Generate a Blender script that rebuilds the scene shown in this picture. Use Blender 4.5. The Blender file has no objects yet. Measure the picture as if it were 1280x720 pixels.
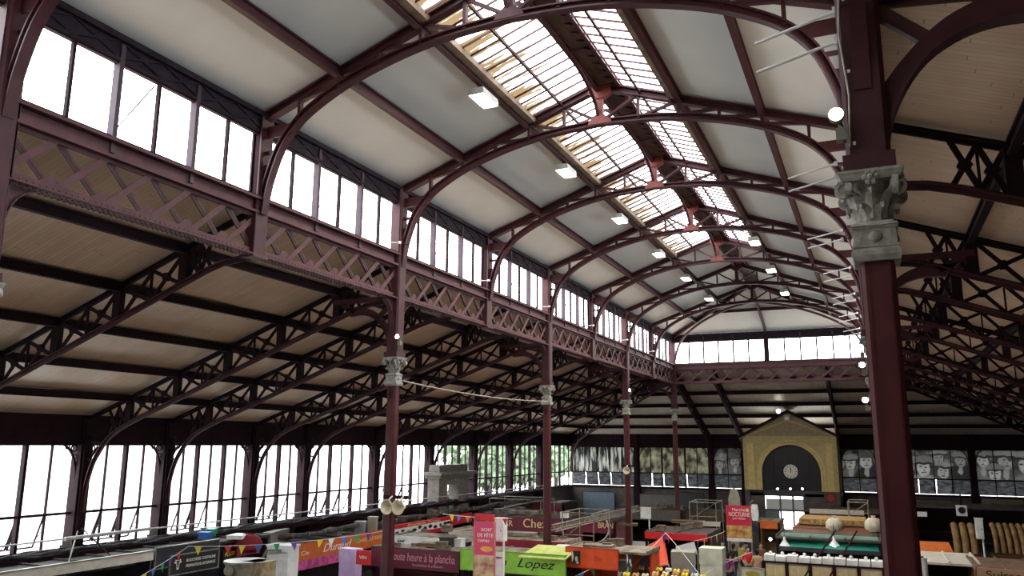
import bpy, math, random
from mathutils import Vector, Matrix
random.seed(7)
PI = math.pi
SC = bpy.context.scene
COL = SC.collection
V = Vector

# ------------------------------------------------------------------ materials
def srgb(r, g, b):
    def c(u):
        u /= 255.0
        return u / 12.92 if u <= 0.04045 else ((u + 0.055) / 1.055) ** 2.4
    return (c(r), c(g), c(b), 1.0)

MATS = {}
def mat(name, col, rough=0.6, metal=0.0, var=0.12, scale=3.0, col2=None, stretch=None, bump=0.0, emit=None, spec=None):
    """Principled material whose base colour wanders a little with object-space noise."""
    if name in MATS:
        return MATS[name]
    m = bpy.data.materials.new(name); m.use_nodes = True
    nt = m.node_tree; n = nt.nodes; l = nt.links
    p = n['Principled BSDF']
    p.inputs['Roughness'].default_value = rough
    p.inputs['Metallic'].default_value = metal
    if spec is not None:
        p.inputs['Specular IOR Level'].default_value = spec
    c1 = srgb(*col)
    c2 = srgb(*col2) if col2 else tuple(max(0, x * (1 - 2.2 * var)) for x in c1[:3]) + (1,)
    tc = n.new('ShaderNodeTexCoord'); mp = n.new('ShaderNodeMapping')
    if stretch: mp.inputs['Scale'].default_value = stretch
    no = n.new('ShaderNodeTexNoise'); no.inputs['Scale'].default_value = scale; no.inputs['Detail'].default_value = 5
    rp = n.new('ShaderNodeValToRGB')
    rp.color_ramp.elements[0].position = 0.3; rp.color_ramp.elements[0].color = c2
    rp.color_ramp.elements[1].position = 0.62; rp.color_ramp.elements[1].color = c1
    l.new(tc.outputs['Object'], mp.inputs['Vector']); l.new(mp.outputs['Vector'], no.inputs['Vector'])
    l.new(no.outputs['Fac'], rp.inputs['Fac']); l.new(rp.outputs['Color'], p.inputs['Base Color'])
    if bump:
        b = n.new('ShaderNodeBump'); b.inputs['Strength'].default_value = bump; b.inputs['Distance'].default_value = 0.02
        l.new(no.outputs['Fac'], b.inputs['Height']); l.new(b.outputs['Normal'], p.inputs['Normal'])
    if emit:
        p.inputs['Emission Color'].default_value = srgb(*emit[0]); p.inputs['Emission Strength'].default_value = emit[1]
    MATS[name] = m
    return m

def plank_mat(name, col, axis, width=0.12, gap=0.35, var=0.10):
    """Painted boards: seams every WIDTH metres across AXIS, each board a shade of its own."""
    m = bpy.data.materials.new(name); m.use_nodes = True
    nt = m.node_tree; n = nt.nodes; l = nt.links; p = n['Principled BSDF']
    p.inputs['Roughness'].default_value = 0.45
    tc = n.new('ShaderNodeTexCoord'); sp = n.new('ShaderNodeSeparateXYZ')
    l.new(tc.outputs['Object'], sp.inputs[0])
    a = sp.outputs[axis]; o = sp.outputs[1 - axis]
    def mth(op, x, y=None):
        k = n.new('ShaderNodeMath'); k.operation = op
        for i, s in enumerate((x, y)):
            if s is None: continue
            if isinstance(s, (int, float)): k.inputs[i].default_value = s
            else: l.new(s, k.inputs[i])
        return k.outputs[0]
    u = mth('DIVIDE', a, width); fl = mth('FLOOR', u); fr = mth('FRACT', u)
    # butt joints at a random offset per board
    wn = n.new('ShaderNodeTexWhiteNoise'); wn.noise_dimensions = '1D'; l.new(fl, wn.inputs['W'])
    lu = mth('ADD', mth('DIVIDE', o, 2.6), wn.outputs['Value']); lf = mth('FRACT', lu); li = mth('FLOOR', lu)
    wn2 = n.new('ShaderNodeTexWhiteNoise'); wn2.noise_dimensions = '2D'
    cb = n.new('ShaderNodeCombineXYZ'); l.new(fl, cb.inputs[0]); l.new(li, cb.inputs[1]); l.new(cb.outputs[0], wn2.inputs['Vector'])
    seam = mth('MAXIMUM', mth('LESS_THAN', fr, 0.07), mth('LESS_THAN', lf, 0.006))
    no = n.new('ShaderNodeTexNoise'); no.inputs['Scale'].default_value = 0.8; no.inputs['Detail'].default_value = 6
    l.new(tc.outputs['Object'], no.inputs['Vector'])
    c = srgb(*col)
    mx = n.new('ShaderNodeMix'); mx.data_type = 'RGBA'
    mx.inputs[6].default_value = tuple(x * (1 - 2 * var) for x in c[:3]) + (1,); mx.inputs[7].default_value = c
    l.new(wn2.outputs['Value'], mx.inputs[0])
    mx2 = n.new('ShaderNodeMix'); mx2.data_type = 'RGBA'; mx2.blend_type = 'MULTIPLY'; mx2.inputs[0].default_value = 0.55
    l.new(mx.outputs[2], mx2.inputs[6]); 
    rp = n.new('ShaderNodeValToRGB'); rp.color_ramp.elements[0].position = 0.35; rp.color_ramp.elements[0].color = (0.74, 0.66, 0.56, 1)
    rp.color_ramp.elements[1].position = 0.6; rp.color_ramp.elements[1].color = (1, 1, 1, 1)
    l.new(no.outputs['Fac'], rp.inputs['Fac']); l.new(rp.outputs['Color'], mx2.inputs[7])
    mx3 = n.new('ShaderNodeMix'); mx3.data_type = 'RGBA'
    mx3.inputs[7].default_value = tuple(x * gap for x in c[:3]) + (1,)
    l.new(seam, mx3.inputs[0]); l.new(mx2.outputs[2], mx3.inputs[6])
    l.new(mx3.outputs[2], p.inputs['Base Color'])
    MATS[name] = m
    return m

def glass_mat(name, tint=(1, 1, 1), gloss=0.06, dirt=None):
    """Thin window glass: lets light straight through, reflects a little; DIRT adds streaks of brown grime."""
    m = bpy.data.materials.new(name); m.use_nodes = True
    nt = m.node_tree; n = nt.nodes; l = nt.links; n.remove(n['Principled BSDF'])
    out = n['Material Output']
    t = n.new('ShaderNodeBsdfTransparent'); t.inputs[0].default_value = (*tint, 1)
    g = n.new('ShaderNodeBsdfGlossy'); g.inputs['Roughness'].default_value = 0.05; g.inputs['Color'].default_value = (0.9, 0.9, 0.9, 1)
    mx = n.new('ShaderNodeMixShader'); mx.inputs[0].default_value = gloss
    l.new(t.outputs[0], mx.inputs[1]); l.new(g.outputs[0], mx.inputs[2])
    last = mx
    if dirt:
        col, lo, hi, most = dirt
        tc = n.new('ShaderNodeTexCoord'); mp = n.new('ShaderNodeMapping'); mp.inputs['Scale'].default_value = (0.5, 4.5, 0.4)
        no = n.new('ShaderNodeTexNoise'); no.inputs['Scale'].default_value = 1.5; no.inputs['Detail'].default_value = 7; no.inputs['Roughness'].default_value = 0.65
        rp = n.new('ShaderNodeValToRGB'); rp.color_ramp.elements[0].position = lo; rp.color_ramp.elements[0].color = (0, 0, 0, 1)
        rp.color_ramp.elements[1].position = hi; rp.color_ramp.elements[1].color = (most, most, most, 1)
        l.new(tc.outputs['Object'], mp.inputs[0]); l.new(mp.outputs[0], no.inputs['Vector'])
        sx = n.new('ShaderNodeSeparateXYZ'); ab = n.new('ShaderNodeMath'); ab.operation = 'ABSOLUTE'; ma = n.new('ShaderNodeMath'); ma.operation = 'MULTIPLY_ADD'; ma.inputs[1].default_value = 0.16; ma.inputs[2].default_value = -0.17; ad = n.new('ShaderNodeMath'); ad.operation = 'ADD'
        l.new(tc.outputs['Object'], sx.inputs[0]); l.new(sx.outputs[0], ab.inputs[0]); l.new(ab.outputs[0], ma.inputs[0]); l.new(no.outputs['Fac'], ad.inputs[0]); l.new(ma.outputs[0], ad.inputs[1]); l.new(ad.outputs[0], rp.inputs['Fac'])   # grime gathers at the lower edge of the panes
        d = n.new('ShaderNodeBsdfTranslucent'); d.inputs[0].default_value = srgb(*col)
        mx2 = n.new('ShaderNodeMixShader')
        l.new(rp.outputs['Color'], mx2.inputs[0]); l.new(mx.outputs[0], mx2.inputs[1]); l.new(d.outputs[0], mx2.inputs[2])
        last = mx2
    l.new(last.outputs[0], out.inputs['Surface'])
    MATS[name] = m
    return m

def lamp_mat(name, col, strength):
    m = bpy.data.materials.new(name); m.use_nodes = True
    nt = m.node_tree; nt.nodes.remove(nt.nodes['Principled BSDF'])
    e = nt.nodes.new('ShaderNodeEmission'); e.inputs[0].default_value = srgb(*col); e.inputs[1].default_value = strength
    nt.links.new(e.outputs[0], nt.nodes['Material Output'].inputs['Surface'])
    MATS[name] = m
    return m

IRON = mat('burgundy_iron', (68, 32, 38), 0.55, var=0.16, scale=4, spec=0.3)
IRON_PINK = mat('window_lit_iron', (90, 56, 60), 0.65, var=0.14, scale=5, spec=0.3)  # paler copy of the burgundy iron: window light on the girders put into colour
IRON_MAUVE = mat('mauve_iron', (74, 58, 68), 0.6, var=0.12, scale=5, spec=0.3)
IRON_RED = mat('reddish_iron', (118, 50, 46), 0.55, var=0.12, scale=4)  # redder iron for the king posts of the middle trusses
IRON_DARK = mat('dark_iron', (40, 22, 28), 0.7, var=0.14, scale=3, spec=0.12)
STONE_CAP = mat('grey_painted_capital', (158, 154, 146), 0.7, var=0.22, scale=14, bump=0.25)
PANEL_WHITE = mat('nave_panel', (213, 217, 217), 0.55, var=0.035, scale=0.9)
PANEL_GREY = mat('fascia_board', (46, 37, 46), 0.75, var=0.25, scale=6, spec=0.15)
PLANK_AISLE = plank_mat('aisle_boards', (218, 190, 164), 1, 0.10, 0.5, 0.05)
PLANK_END = plank_mat('end_aisle_boards', (224, 210, 196), 0, 0.10, 0.5, 0.05)
GLASS = glass_mat('window_glass', (0.97, 0.99, 1.0), 0.05)
GLASS_DIRTY = glass_mat('roof_glass', (0.98, 0.97, 0.94), 0.03, ((74, 60, 42), 0.45, 0.57, 1.0))
GLASS_ROOF = glass_mat('clean_roof_glass', (1.0, 1.0, 1.0), 0.03, ((88, 76, 58), 0.58, 0.68, 0.97))
FLOORM = mat('market_floor', (150, 142, 134), 0.5, var=0.2, scale=2)
WALLM = mat('lower_wall', (92, 86, 82), 0.8, var=0.2, scale=2)

# ------------------------------------------------------------------ mesh building
class MB:
    def __init__(s): s.v = []; s.f = []
    def add(s, vs, fs):
        o = len(s.v); s.v += [tuple(p) for p in vs]; s.f += [tuple(i + o for i in f) for f in fs]
    def box(s, lo, hi):
        x0, y0, z0 = lo; x1, y1, z1 = hi
        s.add([(x0,y0,z0),(x1,y0,z0),(x1,y1,z0),(x0,y1,z0),(x0,y0,z1),(x1,y0,z1),(x1,y1,z1),(x0,y1,z1)],
              [(0,3,2,1),(4,5,6,7),(0,1,5,4),(1,2,6,5),(2,3,7,6),(3,0,4,7)])
    def cbox(s, c, sz):
        s.box([c[i]-sz[i]/2 for i in range(3)], [c[i]+sz[i]/2 for i in range(3)])
    def sweep(s, pts, prof, side, closed=False):
        """Drag the 2D profile [(a, b)] along PTS: a along side x tangent, b along SIDE."""
        pts = [V(p) for p in pts]; side = V(side).normalized(); rings = []
        for i, p in enumerate(pts):
            if closed: t = pts[(i+1) % len(pts)] - pts[i-1]
            elif i == 0: t = pts[1]-pts[0]
            elif i == len(pts)-1: t = pts[-1]-pts[-2]
            else: t = (pts[i+1]-p).normalized() + (p-pts[i-1]).normalized()
            t.normalize(); nn = side.cross(t)
            if nn.length < 1e-6: nn = V((1,0,0))
            nn.normalize(); b = t.cross(nn)
            k = 1.0
            rings.append([p + nn*a*k + b*c for a, c in prof])
        m = len(prof); vs = [q for r in rings for q in r]; fs = []
        n = len(rings)
        for i in range(n if closed else n-1):
            j = (i+1) % n
            for k in range(m):
                fs.append((i*m+k, i*m+(k+1) % m, j*m+(k+1) % m, j*m+k))
        if not closed:
            fs.append(tuple(range(m))[::-1]); fs.append(tuple((n-1)*m+k for k in range(m)))
        s.add(vs, fs)
    def bar(s, p, q, a, b, side):
        s.sweep([p, q], rect(a, b), side)
    def tube(s, pts, r, n=8, closed=False):
        pts = [V(p) for p in pts]
        d = (pts[-1]-pts[0]) if not closed else V((0,0,1))
        side = V((0,0,1)) if abs(d.normalized().z if d.length else 0) < 0.8 else V((0,1,0))
        s.sweep(pts, [(r*math.cos(2*PI*i/n), r*math.sin(2*PI*i/n)) for i in range(n)], side, closed)
    def lathe(s, prof, c=(0,0,0), n=16, caps=True, axis='z'):
        vs = []; fs = []; m = len(prof)
        for i in range(n):
            a = 2*PI*i/n
            for r, z in prof:
                if axis == 'z': vs.append((c[0]+r*math.cos(a), c[1]+r*math.sin(a), c[2]+z))
                elif axis == 'y': vs.append((c[0]+r*math.cos(a), c[1]+z, c[2]+r*math.sin(a)))
                else: vs.append((c[0]+z, c[1]+r*math.cos(a), c[2]+r*math.sin(a)))
        for i in range(n):
            j = (i+1) % n
            for k in range(m-1): fs.append((i*m+k, j*m+k, j*m+k+1, i*m+k+1))
        if caps:
            fs.append(tuple(i*m for i in range(n))[::-1]); fs.append(tuple(i*m+m-1 for i in range(n)))
        s.add(vs, fs)
    def prism(s, poly, d, o=(0,0,0), u=(1,0,0), w=(0,0,1)):
        """Polygon [(a, b)] in the plane o + a*u + b*w, given thickness d (a vector)."""
        o, u, w, d = V(o), V(u), V(w), V(d)
        bt = [o+u*a+w*b for a, b in poly]; n = len(bt)
        vs = bt+[p+d for p in bt]
        fs = [tuple(range(n))[::-1], tuple(range(n, 2*n))]+[(i, (i+1) % n, n+(i+1) % n, n+i) for i in range(n)]
        s.add(vs, fs)
    def strip(s, inner, outer, d):
        """Band between two point lists of the same length, given thickness d."""
        d = V(d); n = len(inner)
        for i in range(n-1):
            q = [V(inner[i]), V(inner[i+1]), V(outer[i+1]), V(outer[i])]
            s.add(q+[p+d for p in q], [(3,2,1,0),(4,5,6,7),(0,1,5,4),(1,2,6,5),(2,3,7,6),(3,0,4,7)])
    def quad(s, a, b, c, d): s.add([a,b,c,d], [(0,1,2,3)])
    def ball(s, c, r, n=8, m=5, sc=(1,1,1)):
        vs = []; fs = []
        for j in range(m+1):
            th = PI*j/m
            for i in range(n):
                a = 2*PI*i/n
                vs.append((c[0]+sc[0]*r*math.sin(th)*math.cos(a), c[1]+sc[1]*r*math.sin(th)*math.sin(a), c[2]+sc[2]*r*math.cos(th)))
        for j in range(m):
            for i in range(n): fs.append((j*n+i, (j+1)*n+i, (j+1)*n+(i+1) % n, j*n+(i+1) % n))
        s.add(vs, fs)
    def mesh(s, name, m, smooth=False):
        me = bpy.data.meshes.new(name); me.from_pydata(s.v, [], s.f); me.update()
        import bmesh
        bm = bmesh.new(); bm.from_mesh(me); bmesh.ops.recalc_face_normals(bm, faces=bm.faces); bm.to_mesh(me); bm.free()
        if smooth:
            for p in me.polygons: p.use_smooth = True
            try: me.set_sharp_from_angle(angle=math.radians(40))
            except Exception: pass
        me.materials.append(m)
        return me
    def build(s, name, m, parent=None, smooth=False, loc=None, rotz=0):
        o = bpy.data.objects.new(name, s.mesh(name, m, smooth)); COL.objects.link(o)
        if parent: o.parent = parent
        if loc: o.location = loc
        if rotz: o.rotation_euler.z = rotz
        return o

def rect(a, b): return [(-a/2,-b/2),(a/2,-b/2),(a/2,b/2),(-a/2,b/2)]
def tee(h, w, t=0.025, flip=1):
    """T section: flange of width w at a=0, web rising h."""
    q = [(0,-w/2),(0,w/2),(t,w/2),(t,t/2),(h,t/2),(h,-t/2),(t,-t/2),(t,-w/2)]
    return [(a*flip, b) for a, b in q]
def ibeam(h, w, t=0.03):
    return [(-h/2,-w/2),(-h/2,w/2),(-h/2+t,w/2),(-h/2+t,t/2),(h/2-t,t/2),(h/2-t,w/2),(h/2,w/2),(h/2,-w/2),(h/2-t,-w/2),(h/2-t,-t/2),(-h/2+t,-t/2),(-h/2+t,-w/2)]

def tag(o, label, cat, group=None, kind=None):
    if label: o['label'] = label
    if cat: o['category'] = cat
    if group: o['group'] = group
    if kind: o['kind'] = kind
    return o
def thing(name, label, cat, loc=(0,0,0), rotz=0, group=None, kind='thing'):
    o = bpy.data.objects.new(name, None); COL.objects.link(o)
    o.empty_display_size = 0.2; o.location = loc; o.rotation_euler = (0,0,rotz)
    return tag(o, label, cat, group, kind)
def struct(o): o['kind'] = 'structure'; return o
KIDS = {}
def dup(root, loc, rotz=0.0, label=None, group=None):
    r = root.copy(); COL.objects.link(r); r.location = loc; r.rotation_euler = (0,0,rotz)
    if label: r['label'] = label
    if group: r['group'] = group
    for ch in root.children:
        c = ch.copy(); COL.objects.link(c); c.parent = r
        for g in ch.children:
            d = g.copy(); COL.objects.link(d); d.parent = c
    return r
def bez(p, n=8):
    """Catmull-Rom through the points."""
    p = [V(q) for q in p]; out = []
    for i in range(len(p)-1):
        a = p[i-1] if i else p[0]*2-p[1]; b, c = p[i], p[i+1]; d = p[i+2] if i+2 < len(p) else p[-1]*2-p[-2]
        for k in range(n):
            t = k/n
            out.append(0.5*((2*b)+(c-a)*t+(2*a-5*b+4*c-d)*t*t+(3*b-a-3*c+d)*t**3))
    out.append(p[-1])
    return out
ORD = ['nearest','second','third','fourth','fifth','sixth','seventh','eighth','ninth','tenth','eleventh','twelfth','thirteenth']

# ------------------------------------------------------------------ the plan (metres)
XL, XR, XW, XE = -10.46, 0.11, -20.94, 10.59
MID = (XL+XR)/2; HALF = (XR-XL)/2
YF = 57.33
def YI(i): return 6.41+5*i
YB = -8.6                                            # wall behind the viewer
Z_SILL, Z_HEAD, Z_EAVE, Z_RIDGE = 11.10, 12.35, 12.72, 14.60
Z_GB, Z_GT = 9.95, 10.78                             # lattice girder, bottom and top
SL = (14.55-12.68)/5.28

# ------------------------------------------------------------------ camera
cam = bpy.data.cameras.new('camera'); co = bpy.data.objects.new('camera', cam); COL.objects.link(co)
cam.sensor_width = 36; cam.lens = 996.8/1280*36; cam.clip_end = 500
yaw, pit, rol = 0.4216, 0.1922, 0.0068
FWD = V((-math.sin(yaw)*math.cos(pit), math.cos(yaw)*math.cos(pit), math.sin(pit)))
rr = V((math.cos(yaw), math.sin(yaw), 0)); uu = rr.cross(FWD)
CRX = rr*math.cos(rol)+uu*math.sin(rol); CUP = uu*math.cos(rol)-rr*math.sin(rol)
Mx = Matrix((CRX, CUP, -FWD)).transposed().to_4x4(); Mx.translation = V((0,0,6.5))
co.matrix_world = Mx; SC.camera = co
def at(px, py, X=None, Y=None, Z=None):
    """The point where the sight line through a pixel of the photograph meets the plane X, Y or Z = const (survey helper)."""
    d = CRX*((px-640)/996.8)-CUP*((py-360)/996.8)+FWD
    t = X/d.x if X is not None else Y/d.y if Y is not None else (Z-6.5)/d.z
    return V((0,0,6.5))+d*t

# ------------------------------------------------------------------ shell
def slab(name, pts, m, th=0.06):
    mb = MB(); n = len(pts)
    vs = [V(p) for p in pts]+[V(p)+V((0,0,th)) for p in pts]
    mb.add(vs, [tuple(range(n))[::-1], tuple(range(n,2*n))]+[(i,(i+1)%n,n+(i+1)%n,n+i) for i in range(n)])
    return struct(mb.build(name, m))
mb = MB(); mb.box((XW-0.4, YB-0.3, -0.2), (XE+0.4, YF+0.4, 0)); struct(mb.build('floor', FLOORM))
def aisle_z(x): return 7.05+0.366*x                  # top chord of the aisle trusses, x metres in from the outer wall
AW = XL-XW
YE = YI(8)                                           # end of the nave
c0 = 0.14
# nave roof: boarded slopes either side of the glazing, the glazing stops at the fifth truss, then boards to the ridge and the hip
def nz(d): return 14.55-SL*abs(d)+c0                 # ceiling height d metres from the ridge
SKY = 1.76; Y_SKY = YI(5)
Y_HIP = YI(7)
for sgn, side in ((-1,'left'),(1,'right')):
    e = HALF+0.06
    slab('ceiling_nave_'+side, [(MID+sgn*e,YB,nz(e)),(MID+sgn*SKY,YB,nz(SKY)),(MID+sgn*SKY,Y_SKY,nz(SKY)),(MID,Y_SKY,nz(0)),(MID,Y_HIP,nz(0)),(MID+sgn*e,YE,nz(e))], PANEL_WHITE)
slab('ceiling_nave_hip', [(XL-0.06,YE,nz(HALF+0.06)),(XR+0.06,YE,nz(HALF+0.06)),(MID,Y_HIP,nz(0))], PANEL_WHITE)
# aisle ceilings
def az(x): return aisle_z(x)+0.12
slab('ceiling_left_aisle', [(XW,YB,az(0)),(XL,YB,az(AW)),(XL,YE,az(AW)),(XW,YF,az(0))], PLANK_AISLE)
slab('ceiling_right_aisle', [(XE,YB,az(0)),(XR,YB,az(AW)),(XR,YE,az(AW)),(XE,YF,az(0))], PLANK_AISLE)
slab('ceiling_end_aisle', [(XW,YF,az(0)),(XL,YE,az(AW)),(XR,YE,az(AW)),(XE,YF,az(0))], PLANK_END)
# ------------------------------------------------------------------ nave roof trusses
LC = [(0.10,10.75),(0.17,11.15),(0.24,11.45),(0.46,12.02),(0.80,12.45),(1.20,12.74),(1.85,13.06),(2.60,13.31),(3.40,13.50),(4.2,13.61),(HALF,13.67)]
lc_pts = bez([(x-HALF, 0, z) for x, z in LC], 3)
lc_full = lc_pts+[V((-p.x,0,p.z)) for p in reversed(lc_pts[:-1])]
def lcz(d):
    d = -abs(d)
    for a, b in zip(lc_pts, lc_pts[1:]):
        if a.x <= d <= b.x: return a.z+(b.z-a.z)*(d-a.x)/max(1e-6, b.x-a.x)
    return lc_pts[-1].z
def tcz(d): return 14.55-SL*abs(d)
def make_arch(label, redtop):
    t = thing('arched_roof_truss', label, 'roof truss', (MID, 0, 0), 0)
    for s in (-1, 1):
        mb = MB(); mb.sweep([(0,0,tcz(0)),(s*HALF*0.985,0,tcz(HALF*0.985))], ibeam(0.17,0.17), (0,1,0)); mb.build('rafter', IRON, t)
    mb = MB(); mb.sweep(lc_full, ibeam(0.14,0.17,0.03), (0,1,0)); mb.build('curved_bottom_chord', IRON, t)
    kp = IRON_RED if redtop else IRON
    mb = MB(); mb.bar((0,0,13.7),(0,0,14.5),0.13,0.13,(0,1,0)); mb.build('king_post', kp, t)
    mb = MB(); mb.prism([(-0.28,14.38),(-0.08,14.24),(0.08,14.24),(0.28,14.38),(0.25,14.5),(0,14.6),(-0.25,14.5)], (0,0.19,0), (0,-0.095,0)); mb.build('gusset_plate', kp, t)
    mb = MB(); mb.prism([(-0.28,13.62),(0.28,13.62),(0.25,13.70),(0.08,13.84),(-0.08,13.84),(-0.25,13.70)], (0,0.19,0), (0,-0.095,0)); mb.build('gusset_plate', kp, t)
    st = HALF/6.0
    for s in (-1, 1):
        for k in range(1, 6):
            d = st*k; mb = MB(); mb.bar((s*d,0,lcz(d)),(s*d,0,tcz(d)),0.06,0.10,(0,1,0)); mb.build('strut', IRON, t)
        for k in range(0, 5):
            a, b = st*k, st*(k+1); mb = MB(); mb.bar((s*(a+0.05),0,lcz(a)+0.04),(s*(b-0.04),0,tcz(b)-0.05),0.055,0.09,(0,1,0)); mb.build('strut', IRON, t)
        # bracket plate between post and arch, pierced twice
        mb = MB()
        def xo(z):
            for a, b in zip(LC, LC[1:]):
                if a[1] <= z <= b[1]: return a[0]+(b[0]-a[0])*(z-a[1])/(b[1]-a[1])
            return 0.1
        def plate(z0, z1):
            zs = [z0+(z1-z0)*i/5 for i in range(6)]
            mb.strip([(s*(HALF-0.02),-0.015,z) for z in zs], [(s*(HALF-xo(z)),-0.015,z) for z in zs], (0,0.03,0))
        plate(10.76, 11.72); plate(11.93, 12.0); plate(12.26, 12.5)
        for zc, h in ((11.83,0.1),(12.13,0.13)):
            xa = xo(zc); mb.strip([(s*(HALF-0.02),-0.015,zc-h),(s*(HALF-0.02),-0.015,zc+h)], [(s*(HALF-0.09),-0.015,zc-h),(s*(HALF-0.09),-0.015,zc+h)], (0,0.03,0))
        mb.build('bracket', IRON, t)
    return t
arch_plain = make_arch('x', False); arch_red = make_arch('x', True)
arch_labels = {}
for i in range(0, 8):
    src = arch_red if i in (2,3,4,5) else arch_plain
    if i == 0: lab = 'burgundy arched iron truss at the top left corner, nearest the viewer'
    elif i == 7: lab = 'burgundy arched iron truss farthest away, beside the hipped roof end'
    elif i == 5: lab = 'arched iron truss with a red-lead crown where the glazed roof strip ends'
    else: lab = 'burgundy arched iron truss spanning the nave, %s from the viewer' % ORD[i]
    if i == 0: a = arch_plain; a.location = (MID, YI(0), 0); a['label'] = lab
    elif i == 2: a = arch_red; a.location = (MID, YI(2), 0); a['label'] = lab
    else: dup(src, (MID, YI(i), 0), 0, lab)
for o in [x for x in bpy.data.objects if x.name.startswith('arched_roof_truss')]: o['group'] = 'arched trusses of the nave roof'

# ridge beam, ridge braces, purlins, glazing
def long_bar(name, label, cat, p, q, a, b, m, side=(1,0,0), group=None):
    mb = MB(); mb.sweep([p, q], ibeam(a, b, 0.035), side)
    o = mb.build(name, m); return tag(o, label, cat, group, 'thing')
t = thing('ridge_beam', 'deep dirty brown ridge beam running down the middle of the glazed roof', 'beam', (MID+0.22, 0, 14.5))
BROWN = mat('grimy_ridge', (84, 60, 50), 0.8, var=0.3, scale=7, stretch=(1,0.3,1))
mb = MB(); mb.box((-0.26, YB, 0.0), (0.26, Y_HIP, 0.10)); mb.build('ridge_board', BROWN, t)
mb = MB(); mb.sweep([(-0.26,YB,-0.02),(-0.26,Y_HIP,-0.02)], ibeam(0.16,0.1), (1,0,0)); mb.build('rail', IRON, t)
mb = MB(); mb.sweep([(0.26,YB,-0.02),(0.26,Y_HIP,-0.02)], ibeam(0.12,0.08), (1,0,0)); mb.build('rail', IRON, t)
for k in range(1, 20):
    y = 1.5+k*1.8; mb = MB(); mb.tube([(-0.2,y,0.0),(-0.15,y+0.1,-0.12),(0.05,y+0.15,-0.1),(0.2,y+0.3,0)], 0.014, 5); mb.build('hanging_wire', IRON_DARK, t)
mb0 = MB()
br = [(0, 5*k/24.0, 13.72+0.72*math.sqrt(max(0, 1-(abs(2*k/24.0-1))**2.4))) for k in range(25)]
mb0.sweep(br, rect(0.07,0.07), (1,0,0))
brace_me = mb0.mesh('ridge_brace', IRON)
for i in range(0, 5):
    o = bpy.data.objects.new('ridge_brace', brace_me); COL.objects.link(o); o.location = (MID-0.04, YI(i), 0)
    tag(o, 'thin curved iron brace under the ridge between the %s and %s arched trusses' % (ORD[i], ORD[i+1].replace('nearest','first')), 'brace', 'ridge braces under the glazing', 'thing')
for sgn, side in ((-1,'left'),(1,'right')):
    for d, nm in ((1.80,'edging the glazed roof strip'),(3.52,'halfway up the panelled slope')):
        z = nz(d)-0.13
        x = MID+sgn*d; ye = Y_HIP+(YE-Y_HIP)*d/HALF if d < HALF else YE
        long_bar('purlin', 'long iron purlin %s, %s side of the nave' % (nm, side), 'purlin', (x,YB,z),(x,ye,z), 0.22, 0.12, IRON, (1,0,0), 'purlins of the nave roof')
    mb = MB(); x = MID+sgn*1.68
    z = nz(1.7)-0.10
    mb.sweep([(x,YB,z),(x,Y_SKY,z)], [(-0.07,-0.09),(0.07,-0.09),(0.07,-0.07),(-0.05,-0.07),(-0.05,0.07),(0.07,0.07),(0.07,0.09),(-0.07,0.09)], (1,0,0))
    tag(mb.build('roof_gutter', mat('pale_gutter',(168,146,126),0.6,var=0.2,scale=4)), 'pale gutter along the %s edge of the glazed roof strip' % side, 'gutter', None, 'thing')
wn = [0]
def window_root(loc=(0,0,0), rotz=0, name='window'):
    wn[0] += 1
    o = bpy.data.objects.new('window_%d' % wn[0], None); COL.objects.link(o); o.location = loc; o.rotation_euler.z = rotz; o['kind'] = 'structure'
    return o
for i in range(-2, 5):
    for sgn in (-1, 1):
        w = window_root((MID, YI(i), 0))
        g = 0.30 if sgn > 0 else 0.0
        mb = MB()
        a, b = (sgn*SKY, nz(SKY)-0.04), (sgn*0.02, nz(0.02)-0.04)
        mb.quad((a[0],0,a[1]),(b[0],0,b[1]),(b[0],5,b[1]),(a[0],5,a[1]))
        mb.build('pane', GLASS_DIRTY if sgn < 0 else GLASS_ROOF, w)
        mb = MB()
        for k in range(14):
            y = 5*(k+0.5)/14
            mb.bar((a[0],y,a[1]-0.05),(b[0],y,b[1]-0.05),0.04,0.02,(0,1,0))
        mb.build('glazing_bar', IRON, w)
        mb = MB(); xm = sgn*0.93
        mb.bar((xm,0,nz(0.93)-0.12),(xm,5,nz(0.93)-0.12),0.06,0.05,(1,0,0)); mb.build('purlin_bar', IRON, w)
# nave ceiling hip rafters, centre rafter and cross purlin of the hip
HA = V((MID,Y_HIP,nz(0)-0.12))
for sgn, side in ((-1,'left'),(1,'right')):
    mb = MB(); e = V((MID+sgn*HALF*0.98, YE-0.1, nz(HALF)-0.12))
    mb.sweep([HA, e], ibeam(0.18,0.14), (0,1,0))
    tag(mb.build('hip_rafter', IRON), 'dark iron hip rafter falling to the %s far corner of the nave roof' % side, 'rafter', None, 'thing')
    pts = []
    for x, z in LC[1:]:
        f = x/HALF; pts.append((MID+sgn*(HALF-x), YE-0.15-(YE-Y_HIP-0.15)*f, z))
    mb = MB(); mb.sweep(bez(pts,2), rect(0.11,0.11), (0,1,0))
    tag(mb.build('curved_hip_brace', IRON), 'thin curved iron brace springing from the %s far corner up to the hip' % side, 'brace', None, 'thing')
mb = MB(); mb.sweep([HA, (MID,YE,nz(HALF)-0.1)], ibeam(0.16,0.12), (1,0,0)); tag(mb.build('hip_rafter', IRON), 'dark iron rafter down the centre of the hipped end panel', 'rafter', None, 'thing')
f = 0.5; yy = Y_HIP+(YE-Y_HIP)*f
mb = MB(); mb.sweep([(MID-HALF*f,yy,nz(HALF*f)-0.12),(MID+HALF*f,yy,nz(HALF*f)-0.12)], ibeam(0.16,0.1), (0,1,0)); tag(mb.build('purlin', IRON), 'short dark purlin across the hipped end panel', 'purlin', None, 'thing')

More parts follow.
